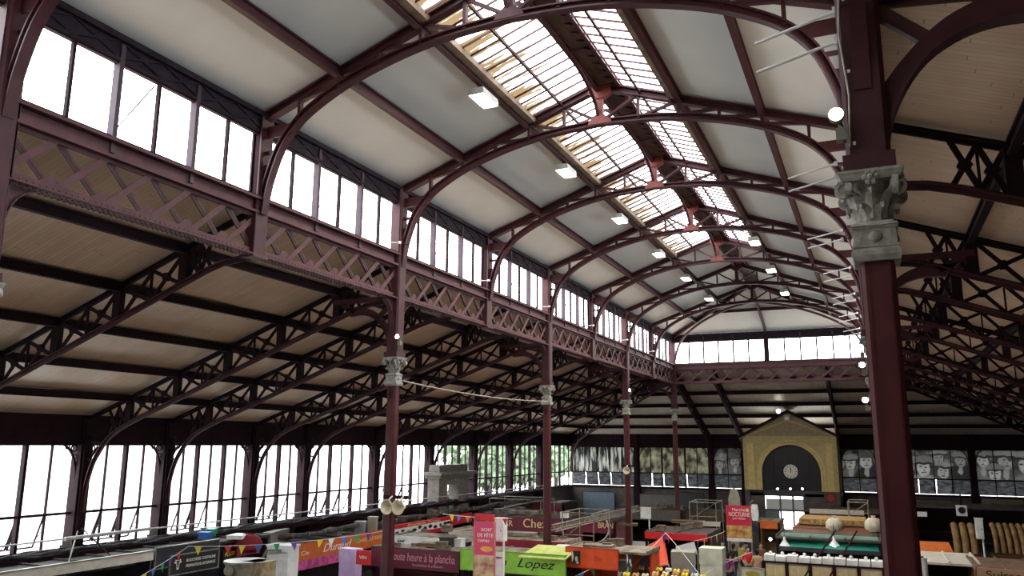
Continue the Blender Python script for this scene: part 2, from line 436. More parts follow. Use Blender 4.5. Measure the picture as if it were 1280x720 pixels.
# ------------------------------------------------------------------ clerestory: fascia, windows, sill beam, lattice girder
def make_clerestory(w, L=5.0, n=6, hk=0.024):
    """Local x along the wall 0..L, y = 0 the glass; faces -y or +y alike."""
    pw = 0.13
    mb = MB(); mb.quad((pw,0,Z_SILL),(L-pw,0,Z_SILL),(L-pw,0,Z_HEAD),(pw,0,Z_HEAD)); mb.build('pane', GLASS, w)
    mb = MB()
    mb.box((0,-0.04,Z_SILL-0.03),(L,0.04,Z_SILL+0.03)); mb.box((0,-0.04,Z_HEAD-0.03),(L,0.04,Z_HEAD+0.03))
    mb.box((0,-0.04,Z_SILL),(pw,0.04,Z_HEAD)); mb.box((L-pw,-0.04,Z_SILL),(L,0.04,Z_HEAD)); mb.build('window_frame', IRON_DARK, w)
    for k in range(1, n):
        x = pw+(L-2*pw)*k/n; h = 0.04 if k % 2 == 0 else hk; d = 0.07 if k % 2 == 0 else 0.035
        mb = MB(); mb.box((x-h,-d,Z_SILL-(0.25 if k % 2 == 0 else 0)),(x+h,d,Z_HEAD+(0.3 if k % 2 == 0 else 0))); mb.build('mullion', IRON_MAUVE if k % 2 == 0 else IRON_DARK, w)
    mb = MB(); x = pw+(L-2*pw)*2.05/n
    mb.bar((x,0.05,Z_SILL+0.1),(x+0.7,0.05,Z_HEAD-0.05),0.02,0.02,(0,1,0)); mb.build('stay_bar', mat('grey_stay',(120,116,124),0.5), w)
def make_fascia():
    mb = MB(); mb.box((0,-0.05,Z_HEAD+0.02),(5,0.03,Z_EAVE+0.02))
    for k in range(6):
        x = 5*k/6.0; q = 5/6.0; z0, z1 = Z_HEAD+0.06, Z_EAVE-0.02
        mb.bar((x,0.045,z0),(x+q,0.045,z1),0.035,0.03,(0,1,0)); mb.bar((x,0.05,z1),(x+q,0.05,z0),0.035,0.03,(0,1,0))
    mb.box((0,-0.08,Z_EAVE-0.04),(5,0.12,Z_EAVE+0.06)); mb.box((0,-0.08,Z_HEAD-0.0),(5,0.07,Z_HEAD+0.06))
    return mb.mesh('trim', PANEL_GREY)
fascia_me = make_fascia()
tn = [0]
def trim(me, loc, rotz=0):
    tn[0] += 1
    o = bpy.data.objects.new('trim_%d' % tn[0], me); COL.objects.link(o); o.location = loc; o.rotation_euler.z = rotz; o['kind'] = 'structure'
    return o
w0 = window_root((XL, YI(-1), 0), PI/2); make_clerestory(w0)
def clone_window(src, loc, rotz):
    wn[0] += 1
    r = src.copy(); r.name = 'window_%d' % wn[0]; COL.objects.link(r); r.location = loc; r.rotation_euler = (0,0,rotz)
    for ch in src.children:
        c = ch.copy(); COL.objects.link(c); c.parent = r
        for g in ch.children:
            d = g.copy(); COL.objects.link(d); d.parent = c
    return r
for i in range(-1, 8):
    if i > -1: clone_window(w0, (XL, YI(i), 0), PI/2)
    clone_window(w0, (XR, YI(i)+5, 0), -PI/2)
    trim(fascia_me, (XL, YI(i)+5, 0), -PI/2); trim(fascia_me, (XR, YI(i), 0), PI/2)
# far end: two half bays scaled to the nave width
for k in range(2):
    L = HALF
    o = window_root((XL+k*L, YE, 0), 0); make_clerestory(o, L, 6, 0.04)
    o = trim(fascia_me, (XL+(k+1)*L, YE, 0), PI); o.scale.x = L/5.0

def make_girder(label, loc, rotz, L=5.0):
    """Lattice girder in its own plane: local x along, y across."""
    t = thing('lattice_girder', label, 'girder', loc, rotz)
    zb, zt = Z_GB, Z_GT
    mb = MB()
    mb.box((0,-0.15,zb-0.02),(L,0.15,zb+0.005)); mb.box((0,-0.03,zb),(L,-0.005,zb+0.13)); mb.box((0,0.005,zb),(L,0.03,zb+0.13))
    for k in range(50):
        x = (k+0.5)*0.1
        for y in (-0.125, 0.125, -0.05, 0.05): mb.lathe([(0.018,0),(0.014,-0.014),(0.004,-0.02)], (x,y,zb-0.02), 5)
    for k in range(50):
        x = (k+0.5)*0.1; mb.lathe([(0.016,-0.03),(0.012,-0.045)], (x,0,zb+0.06), 5, axis='y'); mb.lathe([(0.016,0.03),(0.012,0.045)], (x,0,zb+0.06), 5, axis='y')
    mb.build('bottom_chord', IRON_PINK, t)
    mb = MB()
    mb.box((0,-0.03,zt-0.09),(L,0.03,Z_SILL-0.05)); mb.box((0,-0.13,zt-0.03),(L,0.13,zt+0.01)); mb.box((0,-0.16,Z_SILL-0.09),(L,0.16,Z_SILL-0.04))
    mb.build('sill_beam', IRON_PINK, t)
    n = 6; q = L/n
    for k in range(n):
        x = q*k
        mb = MB()
        a, b = V((x+0.06,0,zt-0.06)), V((x+q*0.97,0,zb+0.08))
        mb.bar(a+V((0,0.02,0)), b+V((0,0.02,0)), 0.10, 0.012, (0,1,0))
        mb.bar(a+V((0,0.05,0)), b+V((0,0.05,0)), 0.014, 0.085, (0,1,0)); mb.build('diagonal_angle', IRON, t)
        mb = MB()
        a, b = V((x+0.06,-0.02,zb+0.08)), V((x+q*0.97,-0.02,zt-0.06))
        mb.bar(a, b, 0.10, 0.012, (0,1,0)); mb.build('lattice_bar', IRON_PINK, t)
        if k < n-1:
            mb = MB(); mb.prism([(-0.26,0),(0.26,0),(0.05,0.22),(-0.05,0.22)], (0,0.012,0), (x+q,0.0,zb+0.05)); mb.build('gusset_plate', IRON_PINK, t)
    return t
g0 = make_girder('burgundy lattice girder under the left clerestory windows, at the left edge of the view', (XL, YI(0), 0), PI/2)
g0['group'] = 'lattice girders under the left clerestory'
for i in range(1, 8):
    dup(g0, (XL, YI(i), 0), PI/2, 'riveted lattice girder under the left clerestory windows, %s bay from the viewer' % ORD[i])
for i in range(0, 8):
    dup(g0, (XR, YI(i)+5, 0), -PI/2, 'riveted lattice girder over the right-hand columns, %s bay from the viewer' % ORD[i], 'lattice girders under the right clerestory')
for k, nm in ((0,'left'),(1,'right')):
    g = dup(g0, (XL+k*HALF, YE, 0), 0, 'dark lattice girder under the far clerestory, %s half above the clock gable' % nm, 'lattice girders across the far end'); g.scale.x = HALF/5.0
# ------------------------------------------------------------------ columns
def leaf(mb, a, r0, z0, h, out, w):
    """One curled acanthus leaf standing on a bell at angle A."""
    ca, sa = math.cos(a), math.sin(a); rows = []
    for t, k in ((0,0.8),(0.3,1.0),(0.6,1.05),(0.85,0.8),(1.0,0.45),(0.93,0.2)):
        r = r0+out*t**2.2+(0.02 if t > 0.9 else 0); z = z0+h*min(1, t*1.05)-(0.04 if k == 0.2 else 0)
        row = []
        for j, q in ((-1,0.0),(-0.5,0.018),(0,0.03),(0.5,0.018),(1,0.0)):
            x = r+q; y = j*w*k/2
            row.append((ca*x-sa*y, sa*x+ca*y, z))
        rows.append(row)
    vs = [p for r in rows for p in r]; fs = []
    for i in range(len(rows)-1):
        for j in range(4): fs.append((i*5+j, i*5+j+1, (i+1)*5+j+1, (i+1)*5+j))
    mb.add(vs, fs)
def volute(mb, c, ax, r=0.075):
    """Spiral scroll of tapering cord; AX is its axle direction."""
    ax = V(ax).normalized(); e1 = V((0,0,1)); e2 = ax.cross(e1).normalized(); pts = []
    for k in range(26):
        a = k/25*PI*3.4; q = r*(1-0.78*k/25)
        pts.append(V(c)+e1*(q*math.cos(a))+e2*(q*math.sin(a))-ax*(0.02*k/25))
    mb.sweep(pts, [(0.02,-0.025),(0.02,0.025),(-0.012,0.025),(-0.012,-0.025)], ax)
    mb.ball(c, 0.022, 6, 4)
def capital_mesh():
    mb = MB(); z = 7.86
    def sq(z0, z1, a, b=None):
        b = a if b is None else b
        mb.add([(-a,-a,z0),(a,-a,z0),(a,a,z0),(-a,a,z0),(-b,-b,z1),(b,-b,z1),(b,b,z1),(-b,b,z1)], [(0,3,2,1),(4,5,6,7),(0,1,5,4),(1,2,6,5),(2,3,7,6),(3,0,4,7)])
    sq(7.83, 7.875, 0.155, 0.17); sq(7.875, 7.91, 0.17); sq(7.91, 7.945, 0.165, 0.15); sq(7.945, 7.965, 0.158)
    sq(7.965, 8.11, 0.142)
    for s in (-1, 1):
        for ax in (0, 1):
            c = [0,0,8.035]; c[ax] = s*0.142
            mb.ball(c, 0.05, 10, 6, (0.5,1,1) if ax == 0 else (1,0.5,1))
            d = [0,0,0]; d[1-ax] = 1
            for e in (-0.1, 0.1):
                q = [0,0,0]; q[ax] = s*0.143; q[1-ax] = e
                mb.cbox((q[0],q[1],8.035), (0.012 if ax == 0 else 0.02, 0.02 if ax == 0 else 0.012, 0.11))
    sq(8.11, 8.13, 0.152); sq(8.13, 8.155, 0.162, 0.15); sq(8.155, 8.18, 0.14)
    mb.lathe([(0.125,8.17),(0.128,8.25),(0.138,8.36),(0.16,8.46),(0.2,8.53)], (0,0,0), 20)
    for k in range(8): leaf(mb, k*PI/4+PI/8, 0.125, 8.17, 0.15, 0.07, 0.115)
    for k in range(8): leaf(mb, k*PI/4, 0.13, 8.2, 0.25, 0.085, 0.12)
    for sx in (-1, 1):
        for sy in (-1, 1):
            d = V((sx,sy,0)).normalized(); p = V((sx*0.205,sy*0.205,8.455))
            volute(mb, p+V((0.02*sx,-0.012*sy,0)), (0,sy,0), 0.075); volute(mb, p+V((-0.012*sx,0.02*sy,0)), (sx,0,0), 0.075)
            mb.tube([d*0.13+V((0,0,8.3)), d*0.17+V((0,0,8.38)), d*0.24+V((0,0,8.47))], 0.02, 6)
            leaf(mb, math.atan2(sy,sx), 0.15, 8.3, 0.14, 0.11, 0.1)
    # abacus with a flower at each face
    sq(8.525, 8.55, 0.235, 0.25); sq(8.55, 8.585, 0.25, 0.262); sq(8.585, 8.61, 0.268)
    for s in (-1, 1):
        for ax in (0, 1):
            for k in range(6):
                a = k*PI/3; c = [0,0,8.54+0.045*math.sin(a)]; c[ax] = s*0.25; c[1-ax] = 0.045*math.cos(a); mb.ball(c, 0.03, 6, 4)
            c = [0,0,8.54]; c[ax] = s*0.27; mb.ball(c, 0.028, 6, 4)
    return mb
def oct_prof(a, c): return [(-a,-a+c),(-a+c,-a),(a-c,-a),(a,-a+c),(a,a-c),(a-c,a),(-a+c,a),(-a,a-c)]
cmb = capital_mesh()
cmb.v = [(x*(1.0 if z < 8.17 else 0.84), y*(1.0 if z < 8.17 else 0.84), z) for x, y, z in cmb.v]
cmb.v = [(x, y, 7.83+(z-7.83)*0.87) for x, y, z in cmb.v]
cap_me = cmb.mesh('capital', STONE_CAP, False)
def make_column(label):
    t = thing('cast_iron_column', label, 'column', (0,0,0), 0, None)
    mb = MB(); mb.sweep([(0,0,0.7),(0,0,7.86)], oct_prof(0.115,0.028), (1,0,0))
    for s in (-1, 1):
        for ax in (0, 1):
            for e in (-0.07, 0.07):
                lo = [0,0,0.75]; hi = [0,0,7.8]
                lo[ax] = s*0.114-0.006; hi[ax] = s*0.114+0.006; lo[1-ax] = e-0.008; hi[1-ax] = e+0.008
                mb.box(lo, hi)
    mb.build('shaft', mat('red_shaft_paint', (80, 32, 36), 0.5, var=0.14, scale=4, spec=0.3), t)
    mb = MB(); mb.lathe([(0.22,0),(0.22,0.45),(0.2,0.5),(0.17,0.55),(0.165,0.62),(0.14,0.7)], (0,0,0), 8); mb.build('pedestal', IRON_DARK, t)
    mb = MB(); mb.lathe([(0.026,0),(0.034,0.012),(0.026,0.03)], (0,-0.125,7.6), 6); mb.tube([(0,-0.14,7.72),(0.03,-0.145,7.66),(0.03,-0.145,7.56),(0,-0.14,7.5),(-0.03,-0.145,7.56),(-0.03,-0.145,7.66)], 0.008, 5, True); mb.build('ring_hook', IRON_DARK, t)
    o = bpy.data.objects.new('capital', cap_me); COL.objects.link(o); o.parent = t
    mb = MB(); mb.sweep([(0,0,8.50),(0,0,Z_EAVE)], oct_prof(0.155,0.03), (0,1,0)); mb.box((-0.12,-0.18,8.5),(0.12,0.18,Z_EAVE)); mb.box((-0.18,-0.2,8.5),(0.18,0.2,8.64)); mb.box((-0.12,-0.19,9.86),(0.12,0.19,11.1)); mb.build('upper_post', IRON, t)
    # bracket arch into the aisle: local -x
    lo = bez([(-0.13,0,8.66),(-0.2,0,9.0),(-0.40,0,9.34),(-0.66,0,9.53),(-0.95,0,9.60),(-1.3,0,9.58)], 4)
    up = bez([(-0.13,0,9.2),(-0.31,0,9.42),(-0.55,0,9.64),(-0.80,0,9.76),(-1.1,0,9.82),(-1.5,0,9.78)], 4)
    mb = MB(); mb.strip([p-V((0,0.05,0)) for p in lo], [p-V((0,0.05,0)) for p in up], (0,0.1,0))
    mb.sweep([p for p in lo], rect(0.03,0.17), (0,1,0))
    mb.bar((-0.14,0,9.86),(-0.52,0,9.5),0.10,0.08,(0,1,0)); mb.bar((-0.12,0,9.97),(-1.8,0,9.97),0.12,0.14,(0,1,0)); mb.bar((-1.2,0,9.7),(-1.7,0,9.95),0.12,0.1,(0,1,0))
    mb.build('aisle_bracket', IRON, t)
    for s in (-1, 1):
        a = bez([(0,s*0.18,9.15),(0,s*0.22,9.45),(0,s*0.34,9.72),(0,s*0.58,9.9)], 4)
        mb = MB(); mb.strip([p+V((-0.015,0,0)) for p in a], [V((-0.015,s*0.16,p.z)) for p in a], (0.03,0,0)); mb.sweep(a, rect(0.02,0.12), (1,0,0)); mb.build('girder_bracket', IRON, t)
    return t
colL = make_column('burgundy cast-iron column with pale Corinthian capital, left row, nearest one showing its full shaft')
colL.location = (XL, YI(2), 0)
GL = 'cast-iron columns of the left row'; GR = 'cast-iron columns of the right row'
colL['group'] = GL
dup(colL, (XL, YI(0), 0), 0, 'iron column at the left edge of the view, only its upper post showing', GL)
dup(colL, (XL, YI(4), 0), 0, 'burgundy column with pale capital rising behind the green stall sign', GL)
dup(colL, (XL, YI(6), 0), 0, 'slender burgundy column with a lit lamp on its capital, third in the left row', GL)
dup(colL, (XL, YI(8), 0), 0, 'farthest slim column of the left row, at the corner of the clerestory', GL)
dup(colL, (XR, YI(0), 0), PI, 'massive dark burgundy column with grey carved capital filling the right foreground', GR)
dup(colL, (XR, YI(2), 0), PI, 'column with lamps peeping out left of the massive foreground column', GR)
for i, nm in ((4,'third'),(6,'fourth'),(8,'farthest')):
    dup(colL, (XR, YI(i), 0), PI, 'iron column of the right row, %s back, hidden behind the foreground column' % nm, GR)
# hanging posts half-way between columns
pt = thing('hanging_post', 'x', 'post', (XL, YI(1), 0), 0, 'posts halfway between columns, left row')
mb = MB(); mb.sweep([(0,0,Z_GB-0.02),(0,0,Z_EAVE)], ibeam(0.24,0.32,0.04), (0,1,0)); mb.box((-0.11,-0.17,Z_GB),(0.11,0.17,11.1)); mb.build('post', IRON, pt)
mb = MB(); mb.box((-0.16,-0.2,Z_GB-0.06),(0.16,0.2,Z_GB-0.02)); mb.build('foot_plate', IRON_PINK, pt)
for i in (1, 3, 5, 7):
    lab = 'short iron post between the left clerestory windows carrying the %s arched truss' % ORD[i]
    if i == 1: pt['label'] = lab
    else: dup(pt, (XL, YI(i), 0), 0, lab)
    dup(pt, (XR, YI(i), 0), PI, 'short iron post above the right girder carrying the %s arched truss' % ORD[i], 'posts halfway between columns, right row')

# ------------------------------------------------------------------ aisle trusses
def make_truss(label):
    t = thing('lattice_truss', label, 'roof truss', (0,0,0), 0)
    E = AW-0.1
    mb = MB(); mb.sweep([(0,0,aisle_z(0)),(E,0,aisle_z(E))], tee(0.07,0.17,0.025,-1), (0,1,0)); mb.sweep([(0,0,aisle_z(0)-0.03),(E,0,aisle_z(E)-0.03)], rect(0.07,0.05), (0,1,0)); mb.build('top_chord', IRON_DARK, t)
    def bz(x): return 7.05+0.368*(x-1.86)
    mb = MB(); low = bez([(0.24,0,4.5),(0.27,0,5.1),(0.45,0,5.8),(0.78,0,6.34),(1.25,0,6.76),(1.86,0,7.05),(2.8,0,bz(2.8))], 4)+[V((9.3,0,bz(9.3))), V((9.7,0,9.9)), V((E,0,9.98))]
    mb.sweep(low, tee(0.10,0.16,0.025,1), (0,1,0)); mb.sweep(low, rect(0.06,0.06), (0,1,0)); mb.build('bottom_chord', IRON, t)
    P = AW/6
    xs = [P*k for k in range(1, 6)]
    for x in xs:
        mb = MB(); mb.bar((x,0,bz(x) if x > 1.86 else 7.05),(x,0,aisle_z(x)),0.2,0.13,(0,1,0)); mb.build('post', IRON_DARK, t)
    def lowz(x):
        if x > 1.86: return bz(x)
        for a, b in zip(low, low[1:]):
            if a.x <= x <= b.x: return a.z+(b.z-a.z)*(x-a.x)/(b.x-a.x)
        return 5.0
    for k in range(0, 6):
        x0 = P*k if k else 0.9; x1 = P*(k+1) if k < 5 else E-0.05
        if k == 5: x1 = 9.5
        n = 2
        for j in range(n):
            a = x0+0.08+(x1-x0-0.16)*j/n; b = x0+0.08+(x1-x0-0.16)*(j+1)/n
            mb = MB()
            mb.bar((a,0.02,lowz(a)),(b,0.02,aisle_z(b)-0.05),0.075,0.035,(0,1,0)); mb.bar((a,-0.02,aisle_z(a)-0.05),(b,-0.02,lowz(b)),0.075,0.035,(0,1,0))
            m = (a+b)/2; mb.lathe([(0.095,-0.035),(0.095,0.035)], (m,0,(lowz(m)+aisle_z(m)-0.05)/2), 6, axis='y')
            mb.build('cross_brace', IRON_DARK, t)
            if j: mb = MB(); mb.bar((a,0,lowz(a)),(a,0,aisle_z(a)-0.05),0.035,0.05,(0,1,0)); mb.build('strut', IRON_DARK, t)
    # pierced bracket above the window pier
    mb = MB()
    for z in (5.4, 5.9, 6.4):
        xo = [p.x for p in low if p.z >= z][0]; mb = MB(); mb.bar((0.1,0,z+0.12),(xo,0,z),0.05,0.05,(0,1,0)); mb.build('bracket_bar', IRON_DARK, t)
    mb = MB(); mb.lathe([(0.14,-0.025),(0.14,0.025),(0.10,0.025),(0.10,-0.025),(0.14,-0.025)], (0.42,0,6.55), 14, False, axis='y'); mb.build('pierced_ring', IRON_DARK, t); mb = MB(); mb.lathe([(0.08,-0.025),(0.08,0.025),(0.055,0.025),(0.055,-0.025),(0.08,-0.025)], (0.28,0,6.1), 12, False, axis='y')
    mb.build('pierced_ring', IRON_DARK, t)
    return t
piersL = [YI(0), YI(1), YI(2), YI(2)+3.0, YI(2)+7.0]+[YI(i) for i in range(4, 10)]
piersR = piersL
tr0 = make_truss('x'); tr0['group'] = 'lattice trusses of the left aisle roof'
for k, y in enumerate(piersL[:-1]):
    lab = 'dark iron lattice truss under the left aisle boards, %s from the viewer' % ORD[k]
    if k == 0: tr0.location = (XW, y, 0); tr0['label'] = lab
    else: dup(tr0, (XW, y, 0), 0, lab)
    dup(tr0, (XE, y, 0), PI, 'dark iron lattice truss under the right aisle boards, %s from the viewer' % ORD[k], 'lattice trusses of the right aisle roof')
for k, (x, nm) in enumerate(((XL,'left of the clock gable, below the clerestory corner'),(-8.2,'meeting the left shoulder of the clock gable'),(-2.15,'meeting the right shoulder of the clock gable'),(XR,'behind the foreground column'))):
    o = dup(tr0, (x, YF, 0), -PI/2, 'dark iron end-aisle truss %s' % nm, 'lattice trusses of the end aisle roof'); o.scale.x = (YF-YE)/AW
L_ = math.hypot(AW, YF-YE); al = math.atan2(YF-YE, AW)
o = dup(tr0, (XW, YF, 0), -al, 'diagonal iron truss in the far left corner of the roof', 'diagonal corner trusses'); o.scale.x = L_/AW
o = dup(tr0, (XE, YF, 0), PI+al, 'diagonal iron truss in the far right corner of the roof', 'diagonal corner trusses'); o.scale.x = L_/AW
for k in range(1, 6):
    x = AW/6*k; z = az(x)-0.13; fy = (YF-YE)/AW*x
    for s, nm in ((1,'left'),(-1,'right')):
        X = XW+x if s > 0 else XE-x
        long_bar('purlin', 'long dark purlin under the %s aisle boards, %s up from the outer wall' % (nm, ('lowest','second','third','fourth','highest')[k-1]), 'purlin', (X,YB,z),(X,YF-fy,z), 0.2, 0.12, IRON_DARK, (1,0,0), 'purlins of the %s aisle' % nm)
    long_bar('purlin', 'dark purlin across the end aisle boards, %s above the mural windows' % ('lowest','second','third','fourth','highest')[k-1], 'purlin', (XW+x,YF-fy,z),(XE-x,YF-fy,z), 0.22, 0.13, IRON_DARK, (0,1,0), 'purlins of the end aisle')

# ------------------------------------------------------------------ outer walls and their windows
ZW0, ZTR, ZW1 = 3.5, 4.48, 6.40
for nm, lo, hi in (('wall_left',(XW-0.3,YB,0),(XW,YF,ZW0)), ('wall_right',(XE,YB,0),(XE+0.3,YF,ZW1+0.3)), ('wall_back',(XW-0.3,YB-0.3,0),(XE+0.3,YB,15.2))):
    mb = MB(); mb.box(lo, hi); struct(mb.build(nm, WALLM))
mb = MB(); mb.box((XW-0.3,YF,0),(-8.25,YF+0.3,ZW0)); mb.box((-2.25,YF,0),(XE+0.3,YF+0.3,ZW0)); struct(mb.build('wall_far', WALLM))
for lo, hi in (((XW-0.15,YB,ZW1),(XW+0.12,YF,7.25)), ((XE-0.12,YB,ZW1),(XE+0.15,YF,7.25)), ((XW,YF-0.12,ZW1-0.1),(XE,YF+0.15,7.25))):
    mb = MB(); mb.box(lo, hi)
    a = 0 if hi[0]-lo[0] > 2 else 1
    p, q = list(lo), list(hi); p[2] = ZW1-0.02; q[2] = ZW1+0.06; p[1-a] -= 0.05; q[1-a] += 0.05; mb.box(p, q)
    p[2] = 6.85; q[2] = 6.93; mb.box(p, q)
    tn[0] += 1; struct(mb.build('trim_%d' % tn[0], IRON_DARK))
for lo, hi in (((XW-0.3,YB,ZW0-0.08),(XW+0.15,YF,ZW0)), ((XE-0.15,YB,ZW0-0.08),(XE+0.3,YF,ZW0)), ((XW,YF-0.15,ZW0-0.08),(-8.3,YF+0.1,ZW0)), ((-2.2,YF-0.15,ZW0-0.08),(XE,YF+0.1,ZW0))):
    mb = MB(); mb.box(lo, hi); tn[0] += 1; struct(mb.build('trim_%d' % tn[0], IRON_DARK))
def make_wall_window(w, L, n, open_cells=(), glass=True, z1=ZW1, pw=0.17, tilt=21):
    """Iron window of N lights over a row of top-hung lights; +y is outside."""
    def X(k): return pw+(L-2*pw)*k/n
    fr = MB(); fr.box((pw-0.05,-0.04,ZW0),(pw,0.04,z1)); fr.box((L-pw,-0.04,ZW0),(L-pw+0.05,0.04,z1)); fr.box((pw,-0.04,ZTR-0.035),(L-pw,0.04,ZTR+0.035)); fr.box((pw,-0.04,ZW0),(L-pw,0.04,ZW0+0.05)); fr.box((pw,-0.04,z1-0.05),(L-pw,0.04,z1))
    thick = (n//2,) if n == 4 else (2, 4) if n == 6 else ()
    fr.build('window_frame', IRON_DARK, w)
    for k in range(1, n):
        h, d = (0.045, 0.08) if k in thick else (0.022, 0.035)
        mb = MB(); mb.box((X(k)-h,-d,ZW0),(X(k)+h,d,z1)); mb.build('mullion', IRON_DARK, w)
    for s in (0, 1):                                   # scrolled corner spandrels
        mb = MB(); sx = pw if s == 0 else L-pw; d = 1 if s == 0 else -1
        arc = [(sx+d*0.62*(1-math.sin(a)), -0.02, z1-1.0+1.0*(1-(1-math.sin(a))**1.0)*0+1.0*(1-math.cos(a))*0+0) for a in (0,)]
        arc = []
        for k in range(13):
            a = PI/2*k/12; arc.append((sx+d*0.6*(1-math.cos(a)), -0.03, z1-0.95*(1-math.sin(a))))
        mb.sweep(arc, rect(0.05,0.05), (0,1,0))
        for cx, cz, r in ((0.13,0.13,0.10),(0.33,0.09,0.07),(0.08,0.36,0.07),(0.05,0.55,0.04)):
            mb.lathe([(r,-0.02),(r,0.02),(r*0.72,0.02),(r*0.72,-0.02),(r,-0.02)], (sx+d*cx,-0.03,z1-cz), 12, False, axis='y')
        mb.build('scrolled_spandrel', IRON_DARK, w)
    if glass:
        mb = MB(); mb.quad((pw,0,ZTR),(L-pw,0,ZTR),(L-pw,0,z1),(pw,0,z1)); mb.build('pane', GLASS, w)
    for k in range(n):
        a, b = X(k)+0.03, X(k+1)-0.03; h = ZTR-0.05-(ZW0+0.06); an = math.radians(tilt) if k in open_cells else 0.0
        dy, dz = math.sin(an)*h, -math.cos(an)*h; zt = ZTR-0.05
        if an:
            mb = MB()
            for x in (a, b): mb.bar((x,0,zt),(x,dy,zt+dz),0.035,0.035,(1,0,0))
            mb.bar((a,dy,zt+dz),(b,dy,zt+dz),0.04,0.04,(0,1,0)); s = mb.build('sash', IRON_DARK, w)
            mb = MB(); mb.bar((b,0.02,zt-0.45*h),(b-0.12,dy,zt+dz),0.015,0.015,(0,1,0)); mb.build('stay', IRON_DARK, s)
        else: s = w
        if glass:
            mb = MB(); mb.quad((a,0,zt),(b,0,zt),(b,dy,zt+dz),(a,dy,zt+dz)); mb.build('pane', GLASS, s)
    return X
ys = [YB]+[YI(-1)]+piersL+[YF]
for k in range(len(ys)-1):
    L = ys[k+1]-ys[k]
    n = 4 if L < 3.5 else 6 if L < 7 else 12
    op = {3:(1,2,3,4), 4:(0,1,2), 6:(0,1,2), 7:(0,1,2,3), 8:(0,2,3), 10:(1,2,3,4), 11:(1,2,3,4)}.get(k, (1,2))
    make_wall_window(window_root((XW, ys[k], 0), PI/2), L, n, op)
    # right wall: unseen, closed solid to its full height to darken the right aisle
# piers
pm = MB(); pm.box((-0.17,-0.19,0),(0.2,0.19,7.1)); pm.box((0.2,-0.13,0),(0.26,0.13,7.0)); pm.box((-0.2,-0.24,0),(0.24,0.24,3.6))
pier_me = pm.mesh('window_pier', IRON_DARK)
def pier(x, y, rz, label, grp):
    o = bpy.data.objects.new('window_pier', pier_me); COL.objects.link(o); o.location = (x,y,0); o.rotation_euler.z = rz
    tag(o, label, 'pier', grp, 'thing')
for k, y in enumerate(piersL):
    pier(XW, y, 0, 'dark iron pier between the bright left wall windows, %s from the viewer' % ORD[k], 'piers of the left wall')
    pier(XE, y, PI, 'dark iron pier on the right wall, %s from the viewer' % ORD[k], 'piers of the right wall')
farX = [XW, -15.75, XL, -8.25, -2.25, XR, 5.35, XE]
for x, nm in ((-8.25,'at the left edge of the clock porch'),(-2.25,'at the right edge of the clock porch'),(-15.75,'between the two mural windows left of the gable'),(XL,'between the second and third mural windows'),(XR,'behind the foreground column'),(5.35,'between the crowd murals at right')):
    pier(x, YF, -PI/2, 'dark iron pier on the far wall %s' % nm, 'piers of the far wall')
# ------------------------------------------------------------------ far wall: mural windows and clock porch
CREAM = mat('ochre_stucco', (190, 172, 122), 0.8, var=0.10, scale=5, bump=0.1)
CREAM_L = mat('pale_stucco', (212, 190, 128), 0.8, var=0.08, scale=5)
BLACKG = mat('black_board', (22, 22, 28), 0.35, var=0.1, scale=2)
WHITE = mat('white_enamel', (226, 226, 222), 0.5, var=0.05)
GOLD = mat('dull_gold', (150, 128, 70), 0.5)
def translucent(m, f=0.13):
    # printed film on glass: a little of the day outside shines through
    nt = m.node_tree; p = nt.nodes['Principled BSDF']; t = nt.nodes.new('ShaderNodeBsdfTranslucent'); mx = nt.nodes.new('ShaderNodeMixShader'); mx.inputs[0].default_value = f
    nt.links.new(p.inputs['Base Color'].links[0].from_socket, t.inputs[0]); nt.links.new(p.outputs[0], mx.inputs[1]); nt.links.new(t.outputs[0], mx.inputs[2]); nt.links.new(mx.outputs[0], nt.nodes['Material Output'].inputs['Surface'])
def print_mat(name, lo, hi, scale, stretch, p0=0.4, p1=0.6):
    m = mat(name, hi, 0.6, col2=lo, scale=scale, stretch=stretch)
    r = [n for n in m.node_tree.nodes if n.type == 'VALTORGB'][0]
    r.color_ramp.elements[0].position = p0; r.color_ramp.elements[1].position = p1
    translucent(m)
    return m
PR_TREES = print_mat('mural_print_trunks', (24,26,28), (176,174,166), 1.6, (3.2,1,0.45), 0.46, 0.6)
PR_LEAF = print_mat('mural_print_figures', (40,38,30), (150,144,118), 1.3, (1.6,1,1.2), 0.40, 0.66)
PR_DARK = print_mat('mural_print_dark', (16,17,20), (58,58,60), 1.5, (1,1,1), 0.42, 0.68)
PR_LOW = print_mat('mural_print_lower', (30,31,34), (92,92,94), 3.0, (1,1,2), 0.35, 0.7)
G1 = mat('print_pale_grey', (168,164,156), 0.6, var=0.2, scale=7); G2 = mat('print_mid_grey', (112,110,104), 0.6, var=0.12, scale=6)
G3 = mat('print_black', (20,20,22), 0.6, var=0.05)
for m_ in (G1, G2): translucent(m_, 0.13)
def disc(mb, cx, cz, rx, rz, y, n=18, a0=0, a1=2*PI):
    mb.add([(cx+rx*math.cos(a0+(a1-a0)*k/n), y, cz+rz*math.sin(a0+(a1-a0)*k/n)) for k in range(n+(a1-a0 < 6))], [tuple(range(n+(a1-a0 < 6)))])
